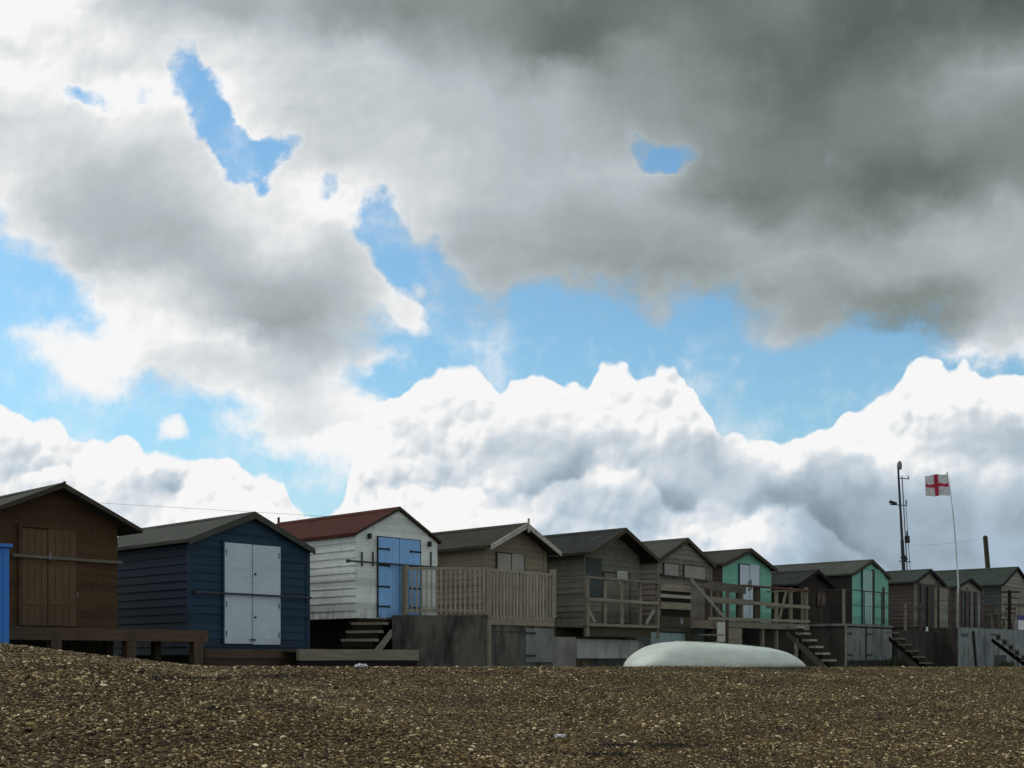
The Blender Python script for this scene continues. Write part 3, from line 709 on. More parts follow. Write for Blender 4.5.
# tan hut with white verge boards
h = Hut('tan weathered hut with flaking white verge boards and finial behind the baluster railing', 485, 545, 616, 523, 552, 3.7, 'tan', 'felt_brown', 'verge_white', ovf=.34, ovs=.16, trim='tan', fin=True, vergeh=.10, vw=.035, board=.14)
o, r = h.panel('shutter', 496, 553, 509.3, 569.5, 'shutter', 1, y=-.05); o2, r2 = h.panel('shutter', 510.3, 553.6, 522.5, 570.5, 'shutter', 1, y=-.05)
h.fr_around((r[0], r2[1], r[2], r[3]), 'w_dark_x', .03, name='window_frame')
_, r = h.panel('door', 524, 574, 540, 616, 'tan', 3, y=-.05, zb=.03)
# grey hut with notice
h = Hut('grey weathered hut with a white notice and one front board patch in pale green', 584, 639, 623, 528, 558.8, 3.6, 'greywood', 'felt_black', 'w_dark_x', ovf=.42, ovs=.26, found='conc_white', ground=-.5, board=.145, vergeh=.09, setback=.05)
h.panel('board_patch', 586, 557, 601, 600, 'slate_side', 3, y=-.035)
_, r = h.panel('door', 603, 573, 628, 622, 'greywood', 5, y=-.05, zb=.02); h.fr_around(r, 'w_dark_x', .04)
o, r = h.panel('notice', 614.5, 571, 624.5, 580, 'whitish', 1, y=-.09)
mm = MB(h.fr); wz = r[3]-r[2]
for k in range(4): mm.box(r[0]+.025, r[1]-.03-(.05 if k == 3 else 0), -.0955, -.0925, r[3]-wz*(.2+.2*k)-.009, r[3]-wz*(.2+.2*k)+.009)
mm.build('print_lines', M['galv'], o)
bm_ = MB(h.fr); cx_, cz_ = h.x(617), h.z(617, 583)
bm_.tube((cx_, -.13, cz_), (cx_, -.09, cz_), .035, .045, 10).build('lamp', M['lampglass'], h.root)
# umber hut
h = Hut('brownish grey hut with two pale shuttered windows high in its front', 658, 711, 626, 538, 565, 3.5, 'umber', 'felt', 'w_dark_x', ovf=.08, ovs=.09, found='conc_teal', ground=-.5, board=.14, trim='umber', setback=.02)
for a, b, y0, y1 in ((663, 677, 563.5, 576.5), (683, 704, 565.5, 579.5)):
    o, r = h.panel('shutter', a, y0, b, y1, 'shutter', 1, y=-.05); h.fr_around(r, 'w_dark_x', .03, name='window_frame')
_, r = h.panel('door', 684, 586, 703, 626, 'umber', 4, y=-.05, zb=.03); h.fr_around(r, 'w_dark_x', .03)
h.bar(659, 575, 706, 581, 'black')
# mint hut
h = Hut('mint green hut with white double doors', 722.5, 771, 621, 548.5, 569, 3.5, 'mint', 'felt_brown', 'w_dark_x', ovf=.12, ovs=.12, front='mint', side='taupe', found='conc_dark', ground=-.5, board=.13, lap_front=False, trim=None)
for a, b in ((738.5, 748), (748.6, 758)):
    o, r = h.panel('door', a, 564.5, b, 621, 'pale_door', 1, y=-.05, zb=.03)
    if a < 740: rf = r
    MB(h.fr).box((r[1]-.06 if a < 740 else r[0]+.03), (r[1]-.03 if a < 740 else r[0]+.06), -.07, -.0505, r[3]-.75, r[3]-.45).build('door_bolt', M['black'], o)
h.fr_around((rf[0], r[1], rf[2], rf[3]), 'navy', .03)
# small dark hut
h = Hut('small dark brown hut with black felt roof tucked between the two green huts', 798, 829, 624, 569.6, 587, 3.3, 'teal_dark', 'felt_black', 'w_black_x', ovf=.15, ovs=.22, board=.14, found='conc_dark', ground=-.5)
_, r = h.panel('door', 803, 590, 813, 624, 'teal_dark', 3, y=-.05, zb=.03); h.fr_around(r, 'w_dark_x', .03)
_, r = h.panel('shutter', 816.5, 593, 824, 606, 'taupe', 1, y=-.05); h.fr_around(r, 'w_dark_x', .03, name='window_frame')
# second green hut
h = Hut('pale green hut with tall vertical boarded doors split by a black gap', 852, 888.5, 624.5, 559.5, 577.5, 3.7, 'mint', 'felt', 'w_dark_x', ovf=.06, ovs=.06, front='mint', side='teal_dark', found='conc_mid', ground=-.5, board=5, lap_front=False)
_, r = h.panel('door', 861.5, 570, 871, 624.5, 'mint_pale', 3, y=-.05, zb=.03, gap=.02); _, r2 = h.panel('door', 873.3, 569, 883, 625, 'mint', 3, y=-.05, zb=.03, gap=.02)
MB(h.fr).box(r[1]+.002, r2[0]-.002, -.06, -.022, .03, r[3]+.05).build('black_gap_board', M['black'], h.root)
MB(h.fr).box(r[0]-.03, r[0]-.003, -.055, -.021, .03, r[3]+.03).build('door_frame', M['navy'], h.root)
MB(h.fr).box(r2[1]-.16, r2[1]-.03, -.08, -.052, .05, 1.35).build('leaning_board', M['w_brown_z'], h.root)
# taupe hut with open dark porch
h = Hut('small taupe hut with an open dark doorway and a pale door leaf folded back', 914, 942, 627, 569, 584.7, 3.6, 'beige', 'felt_green', 'w_black_x', ovf=.10, ovs=.12, front='beige', side='taupe', found='conc_dark', ground=-.6, board=.14, lap_front=False)
h.panel('doorway', 917.5, 583, 935, 627, 'black', 1, y=-.035, zb=.02)  # flat black panel, its colour stands for the shade inside the open doorway
h.panel('door', 919, 584, 922.5, 627, 'taupe', 2, y=-.075, zb=.02); h.panel('door', 937, 588, 948, 627, 'beige', 2, y=-.10, zb=.02); h.panel('door', 926, 586, 929, 627, 'w_brown_z', 1, y=-.08, zb=.02)
for px in (916, 936): MB(h.fr).box(h.x(px)-.03, h.x(px)+.03, -.13, -.075, 0, h.z(px, 581)).build('door_post', M['taupe'], h.root)
# gable behind the flagpole
h = Hut('narrow grey gabled hut with dark curtained front behind the foot of the flagpole', 956, 980, 629, 578, 589, 3.4, 'beige', 'felt_green', 'w_black_x', ovf=.10, ovs=.10, front='beige', side='taupe', found='conc_dark', ground=-.6, board=.14, lap_front=False)
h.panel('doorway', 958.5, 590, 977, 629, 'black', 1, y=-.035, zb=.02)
for a, m_ in ((960, 'slate_side'), (964.5, 'taupe'), (969, 'umber'), (973.5, 'slate_side')): h.panel('curtain', a, 592, a+2.6, 629, m_, 2, y=-.07, zb=.03)
# large green-roofed hut
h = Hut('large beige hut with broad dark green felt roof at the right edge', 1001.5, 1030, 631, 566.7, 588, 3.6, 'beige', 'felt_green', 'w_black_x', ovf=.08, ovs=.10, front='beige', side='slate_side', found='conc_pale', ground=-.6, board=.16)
_, r = h.panel('door', 1008, 598, 1018, 631, 'beige', 3, y=-.05, zb=.02); h.fr_around(r, 'w_dark_x', .04)
h.bar(1003, 604, 1030, 606, 'black')

# ------------------------------------------------------------------ decks, rails, steps
def ground_at(v): return gz(v.x, v.y)
def V3(p, z): return Vector((p.x, p.y, z))
def post(root, x, y, zt, w=.09, m='w_grey_z', name='post', zb=None, ang=ROWANG):
    zb = gz(x, y)-.25 if zb is None else zb
    return MB(frame(x, y, 0, ang)).box(-w/2, w/2, -w/2, w/2, zb, zt).build(name, M[m], root)
def boards_deck(root, A, B, back, z, m='w_grey_x', th=.035, fas=.16, fm=None, n=None):
    """deck from corner A to corner B (2D), going back by 'back' metres"""
    ln = (B-A).length; d = (B-A).normalized(); fr = frame(A.x, A.y, z, math.atan2(d.y, d.x))
    mb = MB(fr); k = max(1, round(back/.14)); w = back/k
    for i in range(k): mb.box(0, ln, w*i+.004, w*(i+1)-.004, -th+random.uniform(-.002, 0), random.uniform(-.002, .002))
    mb.build('deck_boards', M[m], root)
    if fas: MB(fr).box(-.01, ln+.01, -.03, .0, -fas, -.002).build('edge_board', M[fm or m], root); MB(fr).box(-.03, -.011, -.03, back, -fas, -.002).box(ln+.011, ln+.03, -.03, back, -fas, -.002).build('edge_board', M[fm or m], root)
    return fr, ln

# blue locker at the left edge
a = ptY(8, 640, 15.3); fr = frame(a.x, a.y, 0, math.radians(36))
zt = Z(544, 15.3); zb = gz(a.x, a.y)-.1
r = empty('beach_locker', 'bright blue painted wooden locker with capped lid at the left edge beside the brown hut', 'locker', fr @ Matrix.Translation((0, 0, zb)))
mb = MB(fr)
for i in range(8): mb.box(-1.2+.15*i+.004, -1.2+.15*(i+1)-.004, 0, .03, zb, zt-.05)
for i in range(6): mb.box(-.025, .003, .032+.15*i, .032+.15*(i+1)-.006, zb, zt-.05)
mb.box(-1.2, -.03, .035, .93, zb, zt-.06).build('body', M['bright_blue'], r)
MB(fr).box(-1.26, .05, -.05, .99, zt-.045, zt).build('lid', M['bright_blue'], r)
MB(fr).box(-.06, .012, -.012, -.002, zb, zt-.05).build('corner_board', M['bright_blue'], r)

# brown hut deck
A, B = at(-8, 1.15), at(206, 1.15); zd = Z(627.5, 17.3)
zd = EZ+.455
r = empty('timber_deck', 'brown timber deck on squat posts in front of the brown hut', 'deck', frame(A.x, A.y, zd, ROWANG), 'raised decks in front of the huts')
fr, ln = boards_deck(r, A, B, 1.12, zd, 'w_brown_x', fas=.19, fm='w_brown_x')
for px in (54, 129, 196): p = at(px, 1.10); post(r, p.x, p.y, zd-.04, .16, 'w_brown_z')
for px in (72, 108, 156): p = at(px, .35); post(r, p.x, p.y, zd-.04, .12, 'w_dark_z')

# low kerb platforms by the navy and white huts
A, B = at(205, .75), at(301, .75); z1 = Z(649, A.y)
r = empty('timber_sleeper', 'dark brown timber sleeper lying at the foot of the navy hut', 'sleeper', frame(A.x, A.y, z1-.4, ROWANG), 'timber sleepers along the shingle')
MB(frame(A.x, A.y, 0, ROWANG)).box(0, (B-A).length, 0, .12, z1-.5, z1-.16).build('beam', M['w_dark_x'], r); MB(frame(A.x, A.y, 0, ROWANG)).box(.0, (B-A).length, -.02, .10, z1-.157, z1).build('plank', M['w_brown_x'], r)
A, B = at(300, 1.3), at(419, 1.3); z1 = Z(649, A.y)
r = empty('timber_sleeper', 'grey timber sleeper edging the ground below the steps of the white hut', 'sleeper', frame(A.x, A.y, z1-.4, ROWANG), 'timber sleepers along the shingle')
MB(frame(A.x, A.y, 0, ROWANG)).box(0, (B-A).length, 0, .10, z1-.20, z1).build('plank', M['w_grey_x'], r); MB(frame(A.x, A.y, 0, ROWANG)).box(.02, (B-A).length-.02, .02, .12, z1-.6, z1-.203).build('beam', M['w_black_x'], r)
MB(frame(A.x, A.y, 0, ROWANG)).box(0, (B-A).length, .103, 1.1, z1-.06, z1-.03).build('platform_boards', M['w_dark_x'], r)

def steps(label, top, run_dir, n, run, drop, width, m='w_grey_x', strm='w_dark_x', name='wooden_steps', riser=False, th=.035, cat='steps', sides=(-1, 1)):
    """top: world point at the centre of the uppermost tread; run_dir: horizontal way down"""
    d = Vector((run_dir[0], run_dir[1])).normalized(); ang = math.atan2(d.y, d.x)-math.pi/2     # local y is the way down
    fr = frame(top.x, top.y, top.z, ang)
    r = empty(name, label, cat, frame(top.x, top.y, top.z-drop*n, ang), 'steps down from the decks')
    for i in range(n):
        MB(fr).box(-width/2, width/2, run*i-.02, run*(i+1)+.02, -drop*i-th, -drop*i).build('tread', M[m], r)
        if riser: MB(fr).box(-width/2+.02, width/2-.02, run*(i+1)-.005, run*(i+1)+.015, -drop*(i+1), -drop*i-th-.002).build('riser', M[riser], r)
    for sx in sides:
        x0 = sx*(width/2+.02); L0 = (0, -.16, .05-th); 
        p = [(-.10, -.10), (run*n+.02, -drop*n-.10+drop*.4), (run*n+.02, -drop*n-.10), (run*n-.12, -drop*n-.12), (-.10, -.24)]
        mb = MB(fr @ Matrix.Rotation(math.pi/2, 4, 'Z')); 
        mb.xz([(y, z-.04) for y, z in p], -x0-.018, -x0+.018).build('stringer', M[strm], r)
    return r, fr
# steps of the white hut: lead towards the viewer
top = pt(372, 622.5, .30); steps('three-tread open wooden steps under the blue door of the white hut', top, (-.36, -.93), 3, .20, .165, .70, 'w_grey_x', 'w_grey_x', riser='w_black_x', th=.05, sides=(-1,))

# concrete block deck with baluster railing (tan hut)
C4 = at(487, 1.4); E4 = at(392, .12); R4 = at(553, 1.4)
zk = Z(614.5, C4.y)
r = empty('railed_terrace', 'stained dark concrete terrace with tall baluster railing beside the white hut', 'terrace', frame(C4.x, C4.y, gz(C4.x, C4.y), 0), 'raised decks in front of the huts')
Bk = P2(tpx(553, 1.4), .03); Bl = P2(tpx(400, .12)+.15, .03)
MB().prism([(E4.x, E4.y), (C4.x, C4.y), (R4.x, R4.y), (Bk.x, Bk.y), (Bl.x, Bl.y)], gz(C4.x, C4.y)-.4, zk-.02).build('concrete_base', M['conc_block'], r)
MB().prism([(R4.x, R4.y), (Bk.x, Bk.y)] [::-1]+[(R4.x+.001, R4.y)], zk-.3, zk-.28) if False else None
def railing(r, A, B, z0, z1, n, wp='w_bal_z', wx='w_bal_x', bw=.035, base_off=.08, top=(.075, .045)):
    d = (B-A).normalized(); a = V3(A, z1); b = V3(B, z1)
    rl = MB().bar(a, b, top[0], top[1]).bar(V3(A, z0+base_off), V3(B, z0+base_off), .05, .05).build('railing', M[wx], r)
    for i in range(n):
        p = A+(B-A)*((i+.5)/n); l = random.uniform(-.006, .006)
        MB(frame(p.x+l, p.y, 0, math.atan2(d.y, d.x))).box(-bw/2, bw/2, -.052, -.027, z0+.02, z1-.024).build('baluster', M[wp], rl)
    return rl
zr = Z(568.5, C4.y)
E4r = at(405, .20)
railing(r, E4r, C4, zk, zr, 17); railing(r, C4, R4, zk-.10, zr-.02, 20, base_off=.05)
for p, t_ in ((E4r, .06), (C4, .03), (R4, .05)): post(r, p.x, p.y, zr+t_+(.05 if p is R4 else 0), .10, 'w_grey_z', zb=zk-.02)
p = C4+(R4-C4)*.5; post(r, p.x, p.y, zr-.03, .07, 'w_grey_z', zb=zk-.02)
nf = Vector((NV.x, NV.y)); q0, q1 = C4+nf*.02, R4+nf*.02
MB().bar(V3(q0, zk-.11), V3(q1, zk-.11), .04, .19).build('edge_board', M['w_grey_x'], r)
p = C4+nf*.03; post(r, p.x+.02, p.y, zk-.21, .06, 'w_grey_z', name='post')
p0, p1 = C4+(R4-C4)*.56+nf*.015, C4+(R4-C4)*.98+nf*.015
hatch = MB().bar(V3(p0, zk-.62), V3(p1, zk-.62), .03, .72).build('hatch', M['conc_mid'], r)
for zz in (-.36, -.84): MB().bar(V3(p0+nf*.02, zk+zz), V3(p0+(p1-p0)*.35+nf*.02, zk+zz), .02, .04).build('strap_hinge', M['black'], hatch)
MB().bar(V3(C4+nf*.003+(R4-C4)*.02, zk-.34), V3(R4+nf*.003, zk-.34), .01, .02).build('drip_edge', M['w_dark_x'], r)

# deck of the grey hut
A, B = at(587, 1.3), at(657.5, 1.3); zd = Z(623, A.y)
r = empty('railed_deck', 'timber deck with open post-and-rail fence in front of the grey hut with the notice', 'deck', frame(A.x, A.y, zd, ROWANG), 'raised decks in front of the huts')
fr, ln = boards_deck(r, A, B, 1.27, zd, 'w_grey_x', fas=.07)
MB(fr).box(0, ln, .06, .12, -.30, -.072).box(0, ln, .9, .96, -.30, -.072).build('joist', M['w_dark_x'], r)
zt = Z(577, A.y)-zd
for px in (587, 605, 622, 640, 657.5):
    p = at(px, 1.27); post(r, p.x, p.y, zd+zt+.03, .08 if px in (587, 657.5) else .055, 'w_grey_z', zb=zd-.30 if px in (587, 657.5) else zd+.002)
for f_, h_, w_ in ((1, .045, .07), (.52, .07, .03)): MB(fr).box(0, ln, -.04 if f_ < 1 else -.045, -.01 if f_ < 1 else .055, zt*f_-h_/2, zt*f_+h_/2).build('rail', M['w_grey_x'], r)
for x0, x1 in ((.06, .36), (ln-.06, ln-.40)): MB(fr).bar((x0, .06, zt*.36), (x1, .06, .03), .03, .07).build('brace', M['w_pale_x'], r)
MB(fr).box(tpx(587,1.3)+.0-tpx(587,1.3)+.02, ln-.1, .30, .34, -.80, -.36).build('rendered_panel', M['conc_white'], r)
for px in (580, ): 
    p = at(px, .55); post(r, p.x+.05, p.y, zd-.30, .20, 'w_grey_z', name='pier')
MB(fr).box(-.02, .05, .05, 1.25, zt-.02, zt+.02).box(-.02, .0, .05, 1.25, zt*.5-.04, zt*.5+.03).build('rail', M['w_grey_x'], r)

# deck of the umber hut: plank screen, then long plank fence to the mint hut
A, B = at(659.5, 1.3), at(691, 1.3); zd = Z(627.5, A.y)
r = empty('screened_deck', 'timber deck closed off by a screen of wide planks, left of the diagonal handrail', 'deck', frame(A.x, A.y, zd, ROWANG), 'raised decks in front of the huts')
fr, ln = boards_deck(r, A, B, 1.27, zd, 'w_dark_x', fas=.10, fm='w_dark_x')
zt = Z(583, A.y)-zd
for z0, z1, m in ((.02, .30, 'w_dark_x'), (.50, .68, 'w_grey_x'), (.80, .89, 'w_pale_x'), (.985, 1.16, 'w_grey_x')):
    k = zt/1.17; MB(fr).box(.02, ln-.02, -.03, -.005, z0*k, z1*k).build('screen_plank', M[m], r)
MB(fr).box(.03, ln-.03, .004, .02, .06, .98*k).build('gap_shade_board', M['w_black_x'], r)  # black sheet added behind the planks, gives the gaps their shade by colour
for x in (0, ln): MB(fr).box(x-.05, x+.05, -.002, .09, -.10, zt+.05).build('post', M['w_mid_z'], r)
MB(fr).box(tpx(652, 1.3)-tpx(659.5, 1.3), tpx(686, 1.3)-tpx(659.5, 1.3), .02, .05, -.62, -.12).build('underside_panel', M['conc_teal'], r)
for x in (.1, ln-.1): p = fr @ Vector((x, .1, 0)); post(r, p.x, p.y, zd-.04, .1, 'w_dark_z')
MB(fr).box(.85, .95, -.045, -.031, .10*k, .28*k).build('hook_plate', M['galv'], r)
st, f2 = steps('dark wooden steps beside the plank screened deck, beneath the pale diagonal handrail', pt(699, 627, 1.45), NV, 4, .24, .19, .75, 'w_grey_x', 'w_dark_x')
h0, h1 = pt(691, 579, 1.45), pt(727, 620.5, 2.25)
MB().bar(h0, h1, .04, .06).build('handrail', M['w_pale_x'], st); MB().bar(h1-Vector((0, 0, .9)), h1+Vector((0, 0, .02)), .06, .06).build('post', M['w_dark_z'], st)
# long deck
s7 = 1.4
A, B = at(707, s7), at(808, s7); zd = Z(620, A.y)
r = empty('fenced_deck', 'long timber deck with heavy plank fence in front of the mint hut with white doors', 'deck', frame(A.x, A.y, zd, ROWANG), 'raised decks in front of the huts')
fr, ln = boards_deck(r, A, B, 1.36, zd, 'w_grey_x', fas=.17, fm='w_grey_x')
X7 = lambda px: tpx(px, s7)-tpx(707, s7); Z7 = lambda px, py: Z(py, at(px, s7).y)-zd
MB(fr).bar((X7(707), -.045, Z7(707, 585)), (X7(744), -.045, Z7(744, 590)), .03, .22).build('rail', M['w_mid_x'], r)
MB(fr).bar((X7(741), -.02, Z7(741, 585.5)), (X7(808), -.02, Z7(808, 590.5)), .12, .05).build('rail', M['w_red_x'], r)
MB(fr).bar((X7(707), -.045, Z7(707, 599.5)), (X7(752), -.045, Z7(752, 603)), .03, .15).build('rail', M['w_grey_x'], r)
MB(fr).bar((X7(752), -.047, Z7(752, 603)), (X7(808), -.047, Z7(808, 607.5)), .03, .09).build('rail', M['w_grey_x'], r)
MB(fr).bar((X7(707), -.047, Z7(707, 618.5)), (X7(808), -.047, Z7(808, 621.5)), .03, .08).build('rail', M['w_grey_x'], r)
for px, w_, m in ((708, .09, 'w_dark_z'), (738, .07, 'w_dark_z'), (757, .26, 'w_dark_z'), (776.5, .08, 'w_grey_z'), (791, .08, 'w_grey_z'), (806.5, .09, 'w_grey_z'), (742, .04, 'w_grey_z'), (718, .05, 'w_mid_z'), (728, .07, 'w_mid_z')):
    MB(fr).box(X7(px)-w_/2, X7(px)+w_/2, -.028, .05, -.15, Z7(px, 586.5)-.03).build('post', M[m], r)
MB(fr).bar((X7(787), .02, Z7(787, 591)), (X7(780), .02, Z7(780, 619)), .04, .08).build('brace', M['w_grey_z'], r)
MB(fr).bar((X7(806), .02, Z7(806, 590)), (X7(806), 1.3, Z7(806, 590)), .05, .05).bar((X7(806), .02, Z7(806, 606)), (X7(806), 1.3, Z7(806, 606)), .03, .08).build('rail', M['w_grey_x'], r)
for px in (762, 776, 796): p = at(px, s7-.1); post(r, p.x, p.y, zd-.05, .09, 'w_grey_z')
p = at(712, s7-.1); post(r, p.x, p.y, zd-.05, .12, 'w_dark_z')
# planked box and white board under the long deck
A2, B2 = at(727, s7+.05), at(742, s7+.05)
r2 = empty('plank_locker', 'small grey planked locker under the long deck behind the boat', 'locker', frame(A2.x, A2.y, gz(A2.x, A2.y), ROWANG))
mb = MB(frame(A2.x, A2.y, 0, ROWANG))
for i in range(6): mb.box(0, (B2-A2).length, 0, .03, zd-.19-.15*(i+1)+.004, zd-.19-.15*i)
mb.build('front_planks', M['w_grey_x'], r2); MB(frame(A2.x, A2.y, 0, ROWANG)).box(.01, (B2-A2).length-.01, .032, .7, gz(A2.x, A2.y), zd-.20).build('body', M['w_dark_x'], r2)
A3, B3 = at(717.5, s7+.25), at(725.5, s7+.25); o = MB(frame(A3.x, A3.y, 0, ROWANG)).box(0, (B3-A3).length, 0, .03, Z(640, A3.y)-.3, Z(622, A3.y)).box(.02, (B3-A3).length-.02, .03, .05, Z(640, A3.y)-.5, Z(640, A3.y)-.31).build('white_board', M['whitish']); tag(o, 'upright off-white board standing by the foot of the diagonal handrail', 'board')
steps('six open wooden steps coming down off the right end of the long deck', pt(794, 626.2, 1.55), NV, 6, .195, .187, .44, 'w_pale_x', 'w_mid_x', th=.06, riser='w_black_x')  # black risers added as painted shade in the open gaps under the treads

# concrete terrace of the second green hut
s8 = 1.5; A, B = at(845, s8), at(891.5, s8); zk = Z(623.5, A.y)
fr = frame(A.x, A.y, zk, ROWANG); ln = (B-A).length; gl = gz(A.x, A.y)-zk-.5
r = empty('concrete_terrace', 'concrete terrace with grey cupboard doors and thin railing before the pale green hut', 'terrace', frame(A.x, A.y, gz(A.x, A.y), ROWANG), 'raised decks in front of the huts')
MB(fr).box(0, ln, 0, 1.47, gl, -.07).build('concrete_base', M['conc_dark'], r); MB(fr).box(-.04, ln+.02, -.05, 1.47, -.068, .0).build('slab', M['conc_mid'], r)
for x0, x1 in ((.10, 1.30), (1.45, ln-.05)):
    o = MB(fr).box(x0, x1, -.03, -.002, -1.12, -.12).build('cupboard_door', M['conc_mid'], r)
    for zz in (-.30, -.95): MB(fr).box(*((x0, x0+.3) if x0 < 1 else (x0, x0+.3)), -.042, -.031, zz-.03, zz+.03).build('hinge', M['black'], o)
MB(fr).box(-.03, .05, -.045, -.005, gl, -.071).build('corner_post', M['w_grey_z'], r)
zt = Z(589, A.y)-zk
for x, y, m, w_ in ((0, .0, 'w_grey_z', .07), (0, .75, 'w_dark_z', .06), (0, 1.4, 'w_grey_z', .06), (ln*.42, 0, 'dark_metal', .03), (ln*.8, 0, 'dark_metal', .03), (ln, 0, 'dark_metal', .03)):
    MB(fr).box(x-w_/2, x+w_/2, y-w_/2+.04, y+w_/2+.04, .002, zt).build('post', M[m], r)
MB(fr).bar((0, .04, zt), (ln, .04, zt), .03, .03).bar((0, .04, zt), (0, 1.44, zt), .03, .03).build('top_rail', M['black'], r)
MB(fr).bar((0, .04, zt*.55), (ln, .04, zt*.55), .012, .012).bar((0, .04, zt*.55), (0, 1.44, zt*.55), .012, .012).build('wire', M['black'], r)
steps('narrow dark wooden steps between the two concrete terraces', pt(889, 632, 1.9), NV, 6, .215, .19, .40, 'w_mid_x', 'w_black_x', th=.05, sides=(-1,), riser='w_black_x')

# right terrace
s9 = 2.0; A, B = at(958, s9), at(1040, s9); zk = Z(627, A.y)
fr = frame(A.x, A.y, zk, ROWANG); ln = (B-A).length; gl = gz(A.x, A.y)-zk-.5
X9 = lambda px: tpx(px, s9)-tpx(958, s9); Z9 = lambda px, py: Z(py, at(px, s9).y)-zk
r = empty('concrete_terrace', 'pale rendered concrete terrace with a leaning dark strut at the far right', 'terrace', frame(A.x, A.y, gz(A.x, A.y), ROWANG), 'raised decks in front of the huts')
MB(fr).box(0, ln, .004, 1.96, gl, -.004).build('concrete_base', M['conc_pale'], r)
MB(fr).box(-.03, -.003, 0, 2.3, gl, -.01).build('rendered_side', M['conc_dark'], r)
MB(fr).bar((X9(972.5), -.04, Z9(972, 631)), (X9(975.5), -.04, Z9(975, 668)), .05, .10).build('strut', M['black'], r)
MB(fr).box(X9(995), X9(1006), -.02, .0035, Z9(1000, 670), Z9(1000, 655)).build('drain_opening', M['black'], r)
for k_ in range(5): MB(fr).box(X9(961.5+k_*1.5), X9(962.3+k_*1.5), -.006, .0035, Z9(962, 636+(k_ % 2)*1.4), Z9(962, 632.5+(k_ % 3)*.6)).build('paint_fleck', M['navy'], r)
for px in (962, 969, 985, 1001): MB(fr).box(X9(px)-.025, X9(px)+.025, .05, .10, -.002, Z9(px, 588 if px < 990 else 600)).build('post', M['taupe'], r)
for yy in (603, 596): MB(fr).bar((X9(960), .06, Z9(960, yy)), (X9(1035), .06, Z9(1035, yy+1.5)), .02, .02).build('rail', M['black'], r)
MB(fr).box(X9(1012)-.05, X9(1012)+.05, .04, .14, -.002, Z9(1012, 590)).build('post', M['w_black_z'], r); MB(fr).bar((X9(1004), .09, Z9(1004, 592)), (X9(1022), .09, Z9(1022, 592)), .05, .06).build('crossbar', M['w_black_x'], r)
steps('dark steps running down the face of the pale terrace at the far right', pt(992, 634, 2.25), NV, 6, .22, .19, .42, 'w_mid_x', 'w_black_x', th=.05, sides=(-1,), riser='w_black_x')
# left lower terrace between
A_, B_ = at(897, 1.2), at(957, 1.2); zk2 = Z(630, at(897, 1.2).y)
fr2 = frame(A_.x, A_.y, zk2, ROWANG); ln2 = (B_-A_).length
r = empty('concrete_terrace', 'dark brown rendered terrace with thin posts in front of the taupe hut', 'terrace', frame(A_.x, A_.y, gz(A_.x, A_.y), ROWANG), 'raised decks in front of the huts')
MB(fr2).box(0, ln2, 0, 1.17, gl-.2, 0).build('concrete_base', M['conc_dark'], r)
X2 = lambda px: tpx(px, 1.2)-tpx(897, 1.2); Z2 = lambda px, py: Z(py, at(px, 1.2).y)-zk2
for px, m in ((907, 'w_grey_z'), (922, 'taupe'), (937.5, 'w_grey_z'), (951, 'taupe')): MB(fr2).box(X2(px)-.035, X2(px)+.035, .03, .10, .002, Z2(px, 603 if px < 930 else 587)).build('post', M[m], r)
for y0, y1, a_, b_ in ((609, 607, 893, 938), (602, 600, 893, 955), (586, 588, 918, 955)): MB(fr2).bar((X2(a_), .03, Z2(a_, y0)), (X2(b_), .03, Z2(b_, y1)), .02, .025).build('rail', M['black'], r)
q = at(927, 1.1); o = MB(frame(q.x, q.y, 0)).tube((0, 0, zk2), (0, 0, zk2+.16), .05, .03).build('white_bottle', M['white_plastic']); tag(o, 'tiny white bottle standing on the edge of the dark brown terrace', 'bottle')
q = at(688, 1.0)
# ------------------------------------------------------------------ upturned boat
bc = at(722.5, 4.75); bang = math.atan2(.475, .88); L_b = 4.62
bz = gz(bc.x, bc.y)-.04
brt = empty('upturned_boat', 'pale mint-white dinghy lying upside down on the shingle crest', 'boat', frame(bc.x, bc.y, bz, bang))
N, K = 34, 18; mbt = MB(frame(bc.x, bc.y, bz, bang)); ring = []
def prof(x):      # x 0..1 stern (left) to bow (right): height, half beam
    pts_ = [(0, .03), (.02, .13), (.05, .25), (.09, .39), (.13, .48), (.18, .53), (.25, .54), (.4, .52), (.6, .475), (.76, .42), (.86, .34), (.93, .22), (.98, .10), (1, .03)]
    for (a, b), (c, d) in zip(pts_, pts_[1:]):
        if a <= x <= c: z = b+(d-b)*(x-a)/(c-a); break
    bm_ = .66*min(1, (max(0, x)/.05)**.4*.86+x*.25)*(1-max(0, (x-.45)/.55)**2.3)**.9 if x < 1 else .02
    return z*1.03, max(.02, bm_)
for i in range(N+1):
    x = (i/N); x = .5-.5*math.cos(math.pi*x)*1.0
    z, hb = prof(x); row = []
    for j in range(K+1):
        a = math.pi*j/K; c_, s_ = math.cos(a), math.sin(a)
        yy = hb*(abs(c_)**.62)*(1 if c_ > 0 else -1); zz = z*(abs(s_)**.80)
        if j == K//2: zz += .014
        row.append(((x-.5)*L_b, yy, zz))
    ring.append(row)
vs = [p for r_ in ring for p in r_]; fs = [(i*(K+1)+j, (i+1)*(K+1)+j, (i+1)*(K+1)+j+1, i*(K+1)+j+1) for i in range(N) for j in range(K)]
fs += [tuple(range(K, -1, -1)), tuple(range(N*(K+1), N*(K+1)+K+1))]
mbt.add(vs, fs); hull = mbt.build('hull', M['hull'], brt, smooth=True)
md = hull.modifiers.new('subsurf', 'SUBSURF'); md.levels = 1; md.render_levels = 1
fb = frame(bc.x, bc.y, bz, bang); mb = MB(fb)
